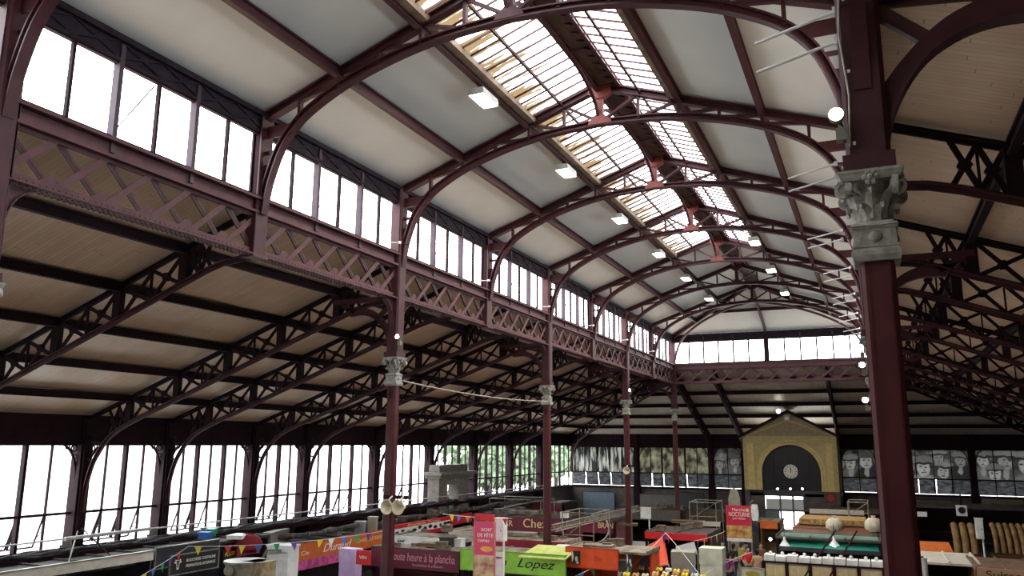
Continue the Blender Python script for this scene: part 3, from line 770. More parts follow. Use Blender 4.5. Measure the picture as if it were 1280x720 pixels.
def portrait_mat(name, figs, x0):
    """Black and white photograph of heads, printed on film: soft ellipses of grey over a blotchy dark ground, object space."""
    m = bpy.data.materials.new(name); m.use_nodes = True; nt = m.node_tree; n = nt.nodes; l = nt.links; p = n['Principled BSDF']; p.inputs['Roughness'].default_value = 0.6
    tc = n.new('ShaderNodeTexCoord'); no = n.new('ShaderNodeTexNoise'); no.inputs['Scale'].default_value = 2.2; no.inputs['Detail'].default_value = 6; l.new(tc.outputs['Object'], no.inputs['Vector'])
    def mth(op, *a):
        k = n.new('ShaderNodeMath'); k.operation = op
        for i, q in enumerate(a):
            if isinstance(q, (int, float)): k.inputs[i].default_value = q
            else: l.new(q, k.inputs[i])
        return k.outputs[0]
    sp = n.new('ShaderNodeSeparateXYZ'); l.new(tc.outputs['Object'], sp.inputs[0])
    wob = mth('MULTIPLY_ADD', no.outputs['Fac'], 0.34, -0.17); X = mth('ADD', sp.outputs[0], wob); Z = mth('ADD', sp.outputs[2], wob)
    val = mth('MULTIPLY', mth('SUBTRACT', no.outputs['Fac'], 0.36), 0.9)
    def paint(val, cx, cz, rx, rz, g):
        d = mth('SQRT', mth('ADD', mth('POWER', mth('DIVIDE', mth('SUBTRACT', X, cx), rx), 2.0), mth('POWER', mth('DIVIDE', mth('SUBTRACT', Z, cz), rz), 2.0)))
        k = n.new('ShaderNodeMapRange'); k.inputs[1].default_value = 0.86; k.inputs[2].default_value = 1.1; k.inputs[3].default_value = 1.0; k.inputs[4].default_value = 0.0; k.clamp = True; l.new(d, k.inputs[0])
        return mth('ADD', mth('MULTIPLY', val, mth('SUBTRACT', 1.0, k.outputs[0])), mth('MULTIPLY', k.outputs[0], g))
    for (fx, cz, r, hat, tone, body, turn) in figs:
        cx = fx-x0; t = turn*r
        val = paint(val, cx, cz-2.2*r, 1.7*r, 1.5*r, body)
        val = paint(val, cx, cz-1.5*r, 0.35*r, 0.7*r, 0.55)
        val = paint(val, cx, cz+0.15*r, 1.0*r, 1.22*r, 0.03)
        val = paint(val, cx+t*0.3, cz-0.05*r, 0.78*r, 1.02*r, tone)
        if hat == 'hair': val = paint(val, cx-t, cz+0.85*r, 0.95*r, 0.5*r, 0.12)
        else:
            val = paint(val, cx+0.1*r, cz+0.95*r, 1.25*r, 0.55*r, 0.30 if hat == 'cap' else 0.42)
            val = paint(val, cx+t, cz+0.58*r, (1.2 if hat == 'cap' else 1.7)*r, 0.14*r, 0.04)
        for s_ in (-1, 1): val = paint(val, cx+t+s_*0.32*r, cz+0.14*r, 0.18*r, 0.10*r, 0.05)
        val = paint(val, cx+t+0.08*r, cz-0.25*r, 0.09*r, 0.22*r, tone*0.55); val = paint(val, cx+t, cz-0.58*r, 0.3*r, 0.08*r, 0.06)
    val = mth('MULTIPLY', val, mth('MULTIPLY_ADD', no.outputs['Fac'], 0.9, 0.5))
    rp = n.new('ShaderNodeValToRGB'); rp.color_ramp.elements[0].color = (0.008,0.008,0.01,1); rp.color_ramp.elements[1].color = (0.62,0.6,0.55,1); l.new(mth('MULTIPLY', val, 0.8), rp.inputs['Fac']); l.new(rp.outputs['Color'], p.inputs['Base Color'])
    translucent(m, 0.085); return m
FZ1 = 6.30
def mural_bay(x0, x1, n, pm_up, op, label):
    w = window_root((x0, YF, 0), 0); L = x1-x0
    X = make_wall_window(w, L, n, op, glass=False, z1=FZ1, tilt=14)
    t = thing('photo_mural', label, 'mural', (x0, YF, 0), 0, 'black and white photo murals on the far windows')
    for k in range(n):
        a, b = X(k)+0.03, X(k+1)-0.03
        mb = MB(); xa, xb = (a-0.05 if k else 0.0), (b+0.05 if k < n-1 else L); mb.quad((xa,0.03,ZTR),(xb,0.03,ZTR),(xb,0.03,FZ1),(xa,0.03,FZ1)); mb.build('printed_panel', pm_up, t)
        h = ZTR-0.05-(ZW0+0.06); an = math.radians(14) if k in op else 0.0
        dy, dz = math.sin(an)*h, -math.cos(an)*h; zt = ZTR-0.03; b += 0.03; a -= 0.03
        mb = MB(); u = 0.16 if an else 0.0; y0 = -0.03 if not an else 0.02
        mb.add([(a+u*0.6,y0,zt),(b,y0,zt),(b,y0+dy,zt+dz),(a+u*0.6,y0+dy,zt+dz)], [(0,1,2,3)])
        mb.build('printed_panel', PR_LOW, t)
    return t
mural_bay(XW+0.1, -15.75, 5, PR_TREES, (1,2,3), 'black and white mural of upright streaks in the leftmost far window')
mural_bay(-15.75, XL, 6, PR_LEAF, (1,2,3,4), 'grey mural of leafy figures in the far window left of centre')
def B_(figs, x0): return portrait_mat('portrait_print', figs, x0)
mural_bay(XL, -8.25, 2, B_([(-9.9,5.2,0.34,'cap',0.5,0.1,0),(-8.9,5.35,0.36,'hair',0.45,0.2,0.1)], XL), (), 'narrow grey mural beside the left edge of the clock gable')
mural_bay(-2.25, XR, 2, B_([(-2.2,5.35,0.36,'hair',0.6,0.05,0),(-1.55,5.35,0.40,'cap',0.75,0.25,-0.12),(-0.62,5.5,0.46,'hair',0.8,0.03,0)], -2.25), (), 'mural of two portrait heads just right of the clock gable')
mural_bay(XR, 5.35, 5, B_([(1.2,5.85,0.36,'cap',0.6,0.1,0.2),(2.0,5.7,0.36,'hair',0.55,0.1,0),(1.55,4.95,0.36,'cap',0.7,0.06,0),(3.55,5.75,0.38,'hat',0.5,0.1,0),(4.7,5.6,0.38,'cap',0.5,0.04,0.1),(2.65,5.15,0.5,'cap',0.85,0.6,0),(3.75,4.95,0.42,'hat',0.7,0.08,0)], XR), (2,3), 'mural of a crowd of faces with berets right of the foreground column')
mural_bay(5.35, XE, 5, B_([(5.95,5.65,0.42,'cap',0.7,0.3,0),(7.1,5.6,0.5,'hat',0.6,0.15,0.2),(6.5,4.85,0.42,'cap',0.8,0.5,0),(8.35,5.4,0.62,'hat',0.75,0.35,-0.3),(9.6,5.3,0.46,'cap',0.6,0.2,0)], 5.35), (3,), 'mural of large faces with hats at the right edge of the far wall')

YP = 52.6                                             # front of the clock porch
def P2(x, y): p = at(x, y, Y=YP); return (p.x, p.z)
gx0, gz = P2(928, 545); gx1 = P2(1045, 545)[0]; gzb = P2(940, 612)[1]; apx, apz = P2(979, 513)
ax0 = P2(952.5, 590)[0]; ax1 = P2(1026, 590)[0]; atop = P2(989, 556)[1]
acx, ar = (ax0+ax1)/2, (ax1-ax0)/2; asp = atop-ar
porch = thing('clock_porch', 'ochre stucco entrance porch with gabled top and arched dark tympanum at the far end', 'porch', (0, YP, 0))
def arcpts(r, n=20): return [(acx+r*math.cos(PI-PI*k/n), asp+r*math.sin(PI-PI*k/n)) for k in range(n+1)]
mb = MB(); arc = arcpts(ar)
lo = [(ax0,0,gzb)]+[(x,0,z) for x, z in arc]+[(ax1,0,gzb)]
hi = [(gx0,0,gzb)]+[(gx0+(gx1-gx0)*k/20.0, 0, gz) for k in range(21)]+[(gx1,0,gzb)]
mb.strip(lo, hi, (0,0.5,0))
mb.build('facade', CREAM, porch)
mb = MB(); mb.prism([(gx0,gz-0.02),(gx1,gz-0.02),(acx+0.0,apz-0.1)], (0,0.5,0)); mb.build('pediment', mat('grey_stucco',(158,142,112),0.85,var=0.12,scale=5), porch)
for xa in (gx0, gx1-0.3):
    mb = MB(); mb.box((xa,0.5,gzb),(xa+0.3,YF-YP,gz)); mb.build('side_wall', CREAM, porch)
    mb = MB(); mb.box((xa,0.0,0),(xa+0.3,YF-YP,gzb)); mb.build('dark_plinth', WALLM, porch)
mb = MB()
for s, xe in ((-1,gx0-0.25),(1,gx1+0.25)):
    mb.strip([(acx,-0.25,apz-0.12),(xe,-0.25,gz-0.16)], [(acx,-0.25,apz+0.04),(xe,-0.25,gz+0.0)], (0,0.8,0))
mb.build('gable_coping', IRON_DARK, porch)
mb = MB(); q = gz+0.35
mb.strip([(gx0+0.2,-0.04,gz-0.02),(acx,-0.04,apz-0.65),(gx1-0.2,-0.04,gz-0.02)], [(gx0+0.2,-0.04,gz+0.06),(acx,-0.04,apz-0.55),(gx1-0.2,-0.04,gz+0.06)], (0,0.06,0))
mb.box((gx0,-0.06,gz-0.42),(gx1,0.02,gz-0.34)); mb.box((gx0,-0.05,gz-0.06),(gx1,0.02,gz+0.0)); mb.build('cornice', CREAM, porch)
mb = MB()
for r0, r1, d in ((ar,ar+0.13,0.07),(ar+0.15,ar+0.30,0.05)):
    a, b = arcpts(r0, 28), arcpts(r1, 28)
    i_ = [(ax0-(r0-ar),-d,gzb)]+[(x,-d,z) for x, z in a]+[(ax1+(r0-ar),-d,gzb)]; o_ = [(ax0-(r1-ar),-d,gzb)]+[(x,-d,z) for x, z in b]+[(ax1+(r1-ar),-d,gzb)]
    mb.strip(i_, o_, (0,d,0))
mb.build('archivolt', CREAM_L, porch)
for x in (gx0+0.25, gx1-0.65):
    mb = MB(); mb.box((x,-0.05,gzb),(x+0.4,0.02,gz-0.42)); mb.box((x-0.04,-0.07,gzb),(x+0.44,0.02,gzb+0.12)); mb.build('pilaster', CREAM_L, porch)
mb = MB(); tz = gzb-0.15
mb.prism([(ax0,tz)]+arc+[(ax1,tz)], (0,0.05,0), (0,0.28,0))
for k in range(9): mb.box((ax0+0.02,0.26,tz+0.3+k*0.3),(ax1-0.02,0.28,tz+0.315+k*0.3)) if tz+0.3+k*0.3 < asp else None
mb.build('tympanum', BLACKG, porch)
mb = MB()
for k in (1, 2, 3, 4): mb.box((ax0+(ax1-ax0)*k/5-0.02,0.22,tz),(ax0+(ax1-ax0)*k/5+0.02,0.28,asp+math.sqrt(max(0,ar**2-((ax1-ax0)*(k/5-0.5))**2))-0.05))
mb.build('glazing_bar', BLACKG, porch)
# clock
ccx, ccz = P2(988, 589.5)
ck = thing('wall_clock', 'round white clock with black hands at noon on the dark arch', 'clock', (ccx, YP+0.2, ccz), 0)
mb = MB(); mb.lathe([(0.01,-0.02),(0.40,-0.02),(0.42,0.0),(0.42,0.05)], (0,0,0), 32, True, axis='y'); mb.build('dial', WHITE, ck)
for k in range(12):
    a = k*PI/6; mb = MB(); u = V((math.sin(a),0,math.cos(a)))
    mb.bar(u*0.27+V((0,-0.03,0)), u*0.37+V((0,-0.03,0)), 0.05, 0.015, (0,1,0)); mb.build('hour_mark', GOLD, ck)
mb = MB(); mb.bar((0.01,-0.045,-0.08),(-0.02,-0.045,0.32),0.025,0.012,(0,1,0)); mb.build('minute_hand', BLACKG, ck)
mb = MB(); mb.bar((0,-0.055,-0.05),(0.03,-0.055,0.20),0.04,0.012,(0,1,0)); mb.build('hour_hand', BLACKG, ck)
LAMPW = lamp_mat('lamp_white', (255,250,238), 28.0)
LAMPS = lamp_mat('small_lamp_white', (255,248,232), 14.0)
def small_lamp(px, py, Y, r, label, grp=None, name='spot_lamp'):
    p = at(px, py, Y=Y); t = thing(name, label, 'lamp', p, 0, grp)
    mb = MB(); mb.lathe([(r*0.5,0.16),(r*1.05,0.1),(r*1.1,0.0),(r*1.0,0.0)], (0,0,0), 12, True, axis='y'); mb.tube([(0,0.14,0),(0,0.25,0.02),(0,0.3,-0.15)], 0.02, 6); mb.build('housing', IRON_DARK, t)
    mb = MB(); mb.ball((0,-0.01,0), r*0.95, 12, 8, (1,0.35,1)); mb.build('lens', LAMPW, t)
    return t
small_lamp(973, 514, YP-0.6, 0.13, 'bright lamp just under the peak of the clock gable')
p = at(983.5, 522, Y=YP-0.12)
t = thing('alarm_box', 'small pale square box on the clock gable below its lamp', 'box', p); mb = MB(); mb.box((-0.18,-0.06,-0.2),(0.18,0.1,0.2)); mb.build('case', mat('pale_box',(180,172,150),0.6), t); mb = MB(); mb.box((-0.12,-0.075,-0.14),(0.12,-0.06,0.06)); mb.build('grille', WHITE, t)
for px, nm in ((972,'left'),(988,'middle'),(1003,'right')): small_lamp(px, 611, YP-0.3, 0.055, '%s one of three little white lamps at the foot of the dark arch' % nm, 'little lamps at the foot of the arch')
# porch lower part: beam, glazed screen, day beyond the open doors
lz = P2(988, 617)[1]; dz0, dz1 = P2(980,624)[1], P2(980,637)[1]
scr = thing('entrance_screen', 'glazed entrance screen below the clock with bright open doorway', 'entrance', (0, YP+0.3, 0))
mb = MB(); mb.box((gx0,-0.1,lz-0.18),(gx1,0.1,gzb)); mb.build('lintel', mat('grey_lintel',(70,70,78),0.6), scr)
FROST = mat('frosted_glass', (214,218,220), 0.4, var=0.05)
for a, b in ((957,974),(976,990),(992,1004)):
    xa, xb = P2(a,630)[0], P2(b,630)[0]
    mb = MB(); mb.box((xa,-0.05,dz1),(xb,0.0,dz0)); mb.build('fanlight', FROST, scr)
mb = MB()
for a in (955,975,991,1005): x = P2(a,630)[0]; mb.box((x-0.05,-0.07,0),(x+0.05,0.05,lz))
mb.box((P2(955,630)[0],-0.07,dz1-0.12),(P2(1005,630)[0],0.05,dz1)); mb.build('frame', mat('grey_frame',(84,86,90),0.5), scr)
mb = MB(); xa, xb = P2(956,640)[0], P2(974,640)[0]; mb.box((xa,-0.02,0.1),(xb,0.0,dz1-0.1)); mb.build('side_light', mat('green_grey_glass',(110,124,122),0.3), scr)
for xa, xb in ((gx0,P2(955,630)[0]),(P2(1006,630)[0],gx1)): mb = MB(); mb.box((xa,-0.1,0),(xb,0.1,lz)); mb.build('side_panel', WALLM, scr)

# ------------------------------------------------------------------ roof lamps, rods, capital lamps
lamp0 = thing('roof_lamp', 'x', 'lamp', (0,0,0), 0, 'bright lamps hung along the glazed roof strip')
mb = MB(); mb.box((-0.17,-0.36,0.02),(0.17,0.36,0.10)); mb.box((-0.12,-0.2,0.1),(0.12,0.2,0.15))
for a_, b_ in (((-0.18,-0.37,-0.05),(-0.16,0.37,0.04)),((0.16,-0.37,-0.05),(0.18,0.37,0.04)),((-0.18,-0.37,-0.05),(0.18,-0.35,0.04)),((-0.18,0.35,-0.05),(0.18,0.37,0.04))): mb.box(a_, b_)
mb.build('housing', mat('lamp_housing',(200,200,198),0.5), lamp0)
mb = MB(); mb.prism([(-0.15,-0.34),(0.15,-0.34),(0.15,0.34),(-0.15,0.34)], (0,0,0.03), (0,0,-0.01), (1,0,0), (0,1,0)); mb.build('lens', lamp_mat('high_bay_white',(255,248,236),330.0), lamp0)
mb = MB(); mb.tube([(0,-0.25,0.12),(0,-0.25,0.36)], 0.012, 5); mb.tube([(0,0.25,0.12),(0,0.25,0.36)], 0.012, 5); mb.build('hanger', IRON_DARK, lamp0)
LY = [14.1, 19.1, 24.1, 29.3, 34.2, 39.6]; first = True
for sgn, nm in ((-1,'left'),(1,'right')):
    for k, y in enumerate(LY):
        if sgn > 0 and k < 3: continue
        lab = 'bright white lamp under the %s edge of the glazed roof, %s from the viewer' % (nm, ORD[k if sgn < 0 else k-3])
        loc = (MID+sgn*1.84, y-(1.2 if sgn > 0 else 0), 13.62 if sgn < 0 else 13.45)
        if first: lamp0.location = loc; lamp0['label'] = lab; first = False
        else: dup(lamp0, loc, 0, lab)
# rods
ROD = mat('white_rod', (222,222,224), 0.4, var=0.04)
rod0 = thing('projecting_rod', 'x', 'rod', (0,0,0), 0, 'thin white rods over the right-hand columns')
mb = MB(); mb.tube([(0,0,0),(-0.64,0.1,-0.10)], 0.014, 8); mb.build('tube', ROD, rod0)
mb = MB(); mb.cbox((0.0,0,0), (0.05,0.05,0.06)); mb.build('clamp', ROD, rod0)
mb = MB(); mb.tube([(0,0,0),(0.30,0.0,0.0)], 0.012, 6); mb.build('arm', IRON, rod0)
first = True
for i, (z1, z2, x) in enumerate(((9.64,9.90,-0.04),(10.12,10.31,-0.22),(10.44,10.62,-0.3),(10.69,10.9,-0.26),(10.9,11.1,-0.25),(11.05,11.25,-0.25),(11.15,11.35,-0.25))):
    for z, nm in ((z1,'lower'),(z2,'upper')):
        lab = '%s of the %s pair of thin white rods sticking out above the right-hand columns' % (nm, ORD[i])
        loc = (x, YI(i)-0.05, z)
        if first: rod0.location = loc; rod0['label'] = lab; first = False
        else: dup(rod0, loc, 0, lab)
for i in (2, 3, 4, 5, 6, 7):
    dup(rod0, (XL+0.2, YI(i)-0.25, 11.3), -PI/2-0.35+PI, 'thin white rod at the sill of the left clerestory, beside the %s post' % ORD[i], 'thin white rods along the left clerestory')
def capital_lamp(x, y, z, label, s=1):
    q_ = 0.6
    t = thing('floodlight', label, 'lamp', (x,y,z), 0, 'floodlights mounted on the capitals')
    mb = MB(); mb.lathe([(0.05,0.14),(0.09,0.1),(0.1,0.0),(0.095,-0.01)], (0,0,0), 14, True, axis='y'); mb.tube([(0,0.13,0),(0.03,0.2,-0.06),(0.03,0.15,-0.3)], 0.018, 6); mb.tube([(0.02,0.1,-0.1),(0.1,0.05,-0.2),(0.06,0.1,-0.34)], 0.012, 5); mb.box((-0.02,0.05,-0.32),(0.1,0.2,-0.16)); mb.build('housing', mat('old_lamp_housing',(110,112,96),0.6,var=0.2), t)
    mb = MB(); mb.ball((0,-0.01,0), 0.085, 14, 8, (1,0.35,1)); mb.build('lens', LAMPW, t); t.scale = (q_,q_,q_)
    return t
capital_lamp(-0.09, 6.1, 8.93, 'bright round floodlight on the carved capital of the massive right column')
capital_lamp(XL+0.22, 16.15, 8.98, 'bright floodlight on the capital of the nearest full left column')
capital_lamp(XL+0.25, 36.15, 8.95, 'bright floodlight on the capital of the third left column')
for (px, py), nm in (((1079,456),'middle'),((1083,500),'lowest'),((1077,434),'upper')): 
    p = at(px, py, Y=16.05); capital_lamp(p.x-0.02, p.y, p.z, '%s floodlight on the column peeping out behind the foreground column' % nm)
# ------------------------------------------------------------------ the market hall floor: stalls, signs, bunting, people
def M_(name, c, r=0.55, v=0.1, s=4, **k): return mat(name, c, r, var=v, scale=s, **k)
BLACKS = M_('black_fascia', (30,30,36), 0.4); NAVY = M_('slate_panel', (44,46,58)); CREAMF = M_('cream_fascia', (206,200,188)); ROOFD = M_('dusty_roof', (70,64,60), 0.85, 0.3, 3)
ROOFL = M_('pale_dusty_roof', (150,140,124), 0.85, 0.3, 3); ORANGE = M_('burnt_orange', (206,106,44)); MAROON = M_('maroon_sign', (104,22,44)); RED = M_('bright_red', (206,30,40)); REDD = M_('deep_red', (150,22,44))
PALEE = M_('pale_awning',(206,190,178),0.8,0.1)
PINK = M_('pink_drape', (214,92,150), 0.6, 0.2, 5, col2=(150,40,110)); GREEN = M_('apple_green', (148,206,72)); TEAL = M_('teal_awning', (36,140,122)); ORED = M_('vermilion', (228,84,30)); STEEL = M_('galvanised_steel', (168,164,150), 0.4, 0.25, 6, metal=0.5)
WHITEP = M_('white_panel', (232,232,230)); BEIGE = M_('beige_panel', (206,184,136)); WOOD = M_('brown_wood', (112,72,44), 0.7, 0.25, 6); LILAC = M_('lilac_panel', (206,176,222)); DRED = M_('dark_red_cloth', (128,16,36), 0.8)
DARKIN = M_('stall_interior', (46,40,38), 0.8); YEL = M_('flag_yellow', (238,216,50)); BLUE = M_('flag_blue', (60,120,210)); GRN = M_('flag_green', (50,170,120)); PUR = M_('flag_purple', (110,70,170)); REDF = M_('flag_red', (214,50,66)); OLV = M_('flag_olive', (170,160,60))
TXTW = M_('white_lettering', (240,236,226), 0.5, 0.02); TXTB = M_('black_lettering', (22,22,20), 0.5, 0.02); TXTC = M_('cream_lettering', (232,206,150), 0.5, 0.02); TXTR = M_('rose_lettering', (206,140,160), 0.5, 0.02)
def text(parent, s, x, z, h, m, width=None, shear=0.0, y=-0.012, align='CENTER', name='lettering'):
    c = bpy.data.curves.new(name, 'FONT'); c.body = s; c.size = h*1.38; c.extrude = 0.004; c.shear = shear; c.align_x = align; c.align_y = 'CENTER'
    o = bpy.data.objects.new(name, c); COL.objects.link(o); c.materials.append(m); o.parent = parent
    o.location = (x, y, z); o.rotation_euler = (PI/2, 0, 0)
    if width:
        bpy.context.view_layer.update(); d = o.dimensions.x
        if d > 0: o.scale.x = width/d
    dg = bpy.context.evaluated_depsgraph_get(); me = bpy.data.meshes.new_from_object(o.evaluated_get(dg)); me.name = name
    r = bpy.data.objects.new(name, me); COL.objects.link(r); r.parent = parent; r.location = o.location; r.rotation_euler = o.rotation_euler; r.scale = o.scale
    if not me.materials: me.materials.append(m)
    bpy.data.objects.remove(o); bpy.data.curves.remove(c); r.name = name
    return r
def sign(name, label, p, w, h, m, rotz=0, lines=(), th=0.05, cat='sign', frame=None, grp=None):
    """Board w x h with its lower left corner at p; lines are (string, x, z, height, material, width, shear) in fractions of the board."""
    t = thing(name, label, cat, p, rotz, grp)
    mb = MB(); mb.box((0,0,0),(w,th,h)); mb.build('board', m, t)
    if frame:
        mb = MB(); f = 0.03
        for a, b in (((-f,-0.012,-f),(w+f,th,0)),((-f,-0.012,h),(w+f,th,h+f)),((-f,-0.012,0),(0,th,h)),((w,-0.012,0),(w+f,th,h))): mb.box(a, b)
        mb.build('edge', frame, t)
    for (s, fx, fz, fh, mm, fw, sh) in lines: text(t, s, fx*w, fz*h, fh*h, mm, fw*w if fw else None, sh)
    return t
def front(px0, px1, pyt, pyb, Y):
    """Board facing the viewer in the plane Y: (lower left point, width, height)."""
    a, b = at(px0, (pyt+pyb)/2, Y=Y), at(px1, (pyt+pyb)/2, Y=Y); xm = (px0+px1)/2
    zt, zb = at(xm, pyt, Y=Y).z, at(xm, pyb, Y=Y).z
    return (a.x, Y, zb), b.x-a.x, zt-zb
def flank(px0, py0t, py0b, px1, X):
    """Board facing the nave (+x) in the plane X, running away from the viewer."""
    a, b = at(px0, py0t, X=X), at(px0, py0b, X=X); c = at(px1, 640, X=X)
    return (X, a.y, b.z), c.y-a.y, a.z-b.z
ROOFS = []
def on_roof(px, py):
    # first stall roof that the sight line through this pixel of the photograph meets
    best = None
    for x0, x1, y0, y1, h in ROOFS:
        q = at(px, py, Z=h)
        if x0 <= q.x <= x1 and y0 <= q.y+0.3 <= y1 and q.y > 0 and (best is None or q.y < best.y): best = q+V((0,0.3,0))
    return best
def stall(name, label, x0, x1, y0, y1, h, wallm, roofm, grp=None, counter=True, clutter=0, seed=1, counterm=None):
    """Open-fronted market booth: side and back panels, corner posts, flat roof, counter with a glass front, shelf."""
    ROOFS.append((x0,x1,y0,y1,h)); t = thing(name, label, 'stall', (x0,y0,0), 0, grp); w, d = x1-x0, y1-y0; rnd = random.Random(seed)
    mb = MB(); mb.box((0,d-0.06,0),(w,d,h-0.1)); mb.build('back_panel', wallm, t)
    for x in (0, w-0.06): mb = MB(); mb.box((x,0.5,0),(x+0.06,d-0.06,h-0.1)); mb.build('side_panel', wallm, t)
    for x in (0.0, w-0.09):
        mb = MB(); mb.box((x,0,0),(x+0.09,0.09,h-0.1)); mb.build('post', IRON_DARK, t)
    mb = MB(); mb.box((-0.03,-0.03,h-0.1),(w+0.03,d+0.03,h-0.03)); n = max(2, int(w/1.2))
    for k in range(n+1): mb.box((w*k/n-0.03,0,h-0.03),(w*k/n+0.03,d,h+0.02))
    mb.build('roof', roofm, t)
    if counter:
        mb = MB(); mb.box((0.1,0.05,0),(w-0.1,0.75,0.95)); mb.box((0.05,0,0.95),(w-0.05,0.8,1.0)); mb.build('counter', counterm or WHITEP, t)
        mb = MB(); mb.box((0.1,0.08,1.0),(w-0.1,0.1,1.4)); mb.box((0.1,0.08,1.38),(w-0.1,0.6,1.4)); mb.build('display_glass', GLASS, t)
        mb = MB(); mb.box((0.15,d-0.4,1.5),(w-0.15,d-0.07,1.54)); mb.box((0.15,d-0.4,2.0),(w-0.15,d-0.07,2.04)); mb.build('shelf', WOOD, t)
    return t
def crate(x, y, z, sx, sy, sz, m, label, rot=0.0, cat='box', name='storage_box', lidm=None):
    t = thing(name, label, cat, (x,y,z), rot)
    mb = MB(); mb.box((-sx/2,-sy/2,0),(sx/2,sy/2,sz*0.86)); mb.build('box_body', m, t)
    mb = MB(); mb.box((-sx/2-0.015,-sy/2-0.015,sz*0.86),(sx/2+0.015,sy/2+0.015,sz)); mb.build('lid', lidm or m, t)
    return t
def cabinet(px0, px1, pyt, pyb, Y, label, pole=True, dd=0.3):
    p, w, h = front(px0, px1, pyt, pyb, Y); t = thing('electrical_cabinet', label, 'cabinet', p)
    mb = MB(); mb.box((0,0,0),(w,dd,h)); mb.box((-0.02,-0.02,h),(w+0.02,dd+0.02,h+0.03)); mb.build('case', WHITEP, t)
    mb = MB(); mb.box((0.03,-0.015,0.04),(w-0.03,0,h-0.04)); d = mb.build('door', WHITEP, t)
    mb = MB(); mb.box((w-0.08,-0.03,h*0.45),(w-0.06,-0.015,h*0.55)); mb.build('handle', IRON_DARK, d)
    if pole:
        mb = MB(); mb.tube([(w*0.85,dd/2,0),(w*0.85,dd/2,-p[2])], 0.035, 8); mb.build('pole', WHITEP, t)
    return t

# --- perimeter row along the left wall, its signs facing the nave
XP = -18.9
def prow(y0, y1, h, m, label, roof=ROOFD, xs=0.35):
    t = thing('wall_stall', label, 'stall', (XW+xs, y0, 0), 0, 'stalls along the left wall'); w, L = XP-XW-xs-0.05, y1-y0; ROOFS.append((XW+xs,XP,y0,y1,h))
    mb = MB(); mb.box((0,0,0),(0.08,L,h-0.1)); mb.build('back_panel', m, t)
    for y in (0.02, L-0.08): mb = MB(); mb.box((0.1,y,0),(w,y+0.06,h-0.1)); mb.build('side_panel', m, t)
    mb = MB(); mb.box((-0.02,0.0,h-0.1),(w+0.02,L,h-0.02)); n = int(L/0.9)
    for k in range(n): mb.box((0,L*(k+0.5)/n-0.03,h-0.02),(w,L*(k+0.5)/n+0.03,h+0.03))
    mb.build('roof', roof, t)
    mb = MB(); mb.box((w-0.8,0.1,0),(w-0.05,L-0.1,1.0)); mb.build('counter', WHITEP, t)
    mb = MB(); mb.box((w-0.12,0.12,1.0),(w-0.1,L-0.12,1.4)); mb.build('display_glass', GLASS, t)
    return t
p, L, h = flank(195, 686, 720, 276, XP); yA = p[1]
p1, L1, h1 = flank(362, 683, 704, 480, XP); yB = p1[1]; yC = yB+L1
p2, L2, h2 = flank(492, 655, 668, 590, XP); yD = yC+0.5; yE = p2[1]+L2
prow(9.0, yA-0.05, at(100, 702, X=XP+0.1).z-0.02, NAVY, 'stall with a long cream fascia along the left wall, nearest the viewer')
prow(yA, yB-1.0, p[2]+h-0.05, NAVY, 'slate-coloured butcher stall along the left wall under the first window piers')
prow(yB-0.9, yC, p1[2]+h1-0.05, DARKIN, 'stall with the orange sign and pink drape along the left wall')
prow(yC+0.1, yE, p1[2]+h1-0.1, DARKIN, 'red and white butcher stall along the left wall beyond the nearest column', xs=1.45)
prow(yE+0.1, 43.6, 2.9, DARKIN, 'dark stall along the left wall beside the stone gate pillar', xs=1.45)
fs = at(100, 702, X=XP+0.1); fz = at(100, 714, X=XP+0.1).z
t = thing('fascia_strip', 'long cream fascia strip at the lower left corner', 'fascia', (XP+0.1,9.2,fz)); mb = MB(); mb.box((0,0,0),(0.05,yA-9.4,fs.z-fz)); mb.build('board', CREAMF, t); mb = MB(); mb.box((-0.02,0,fs.z-fz),(0.08,yA-9.4,fs.z-fz+0.03)); mb.build('edge', STEEL, t)
sign('upper_fascia', 'plain slate fascia board above the black butcher banner', (XP+0.0, yA+0.02, p[2]+h-0.55), L, 0.55, NAVY, PI/2, (), frame=STEEL, cat='fascia')
pb, Lb, hb = flank(214, 696, 719, 277, XP+0.06)
bt = sign('butcher_banner', 'black banner with white bull emblem and white butcher lettering', pb, Lb, hb, BLACKS, PI/2, [('BOUCHERIE CHEVALINE', 0.62, 0.66, 0.17, TXTW, 0.62, 0), ('PREPARATIONS ARTISANALES', 0.62, 0.36, 0.17, TXTW, 0.62, 0)], frame=STEEL, cat='banner')
mb = MB(); ex, ez, es = 0.14*Lb, 0.52*hb, hb*0.36
pts = bez([(ex+es*a, -0.015, ez+es*b) for a, b in ((-0.42,0.45),(-0.5,0.75),(-0.3,0.62),(0,0.66),(0.3,0.62),(0.5,0.75),(0.42,0.45))], 3); mb.sweep(pts, rect(es*0.12,0.01), (0,1,0))
for s in (-1, 1):
    pts = bez([(ex+s*es*a, -0.015, ez+es*b) for a, b in ((0.42,0.45),(0.26,0.2),(0.2,-0.2),(0.14,-0.5),(0.0,-0.72))], 3); mb.sweep(pts, rect(es*0.11,0.01), (0,1,0)); disc(mb, ex+s*es*0.55, ez+es*0.35, es*0.2, es*0.16, -0.014); disc(mb, ex+s*es*0.12, ez-es*0.62, es*0.14, es*0.14, -0.014)
mb.build('bull_emblem', TXTW, bt)
pb, Lb, hb = flank(279, 689, 699, 299, XP+0.05); sign('price_sign', 'small dark sign with yellow letters left of the dark red dome', pb, Lb, hb, BLACKS, PI/2, [('PLATS', 0.5, 0.5, 0.5, YEL, 0.7, 0)])
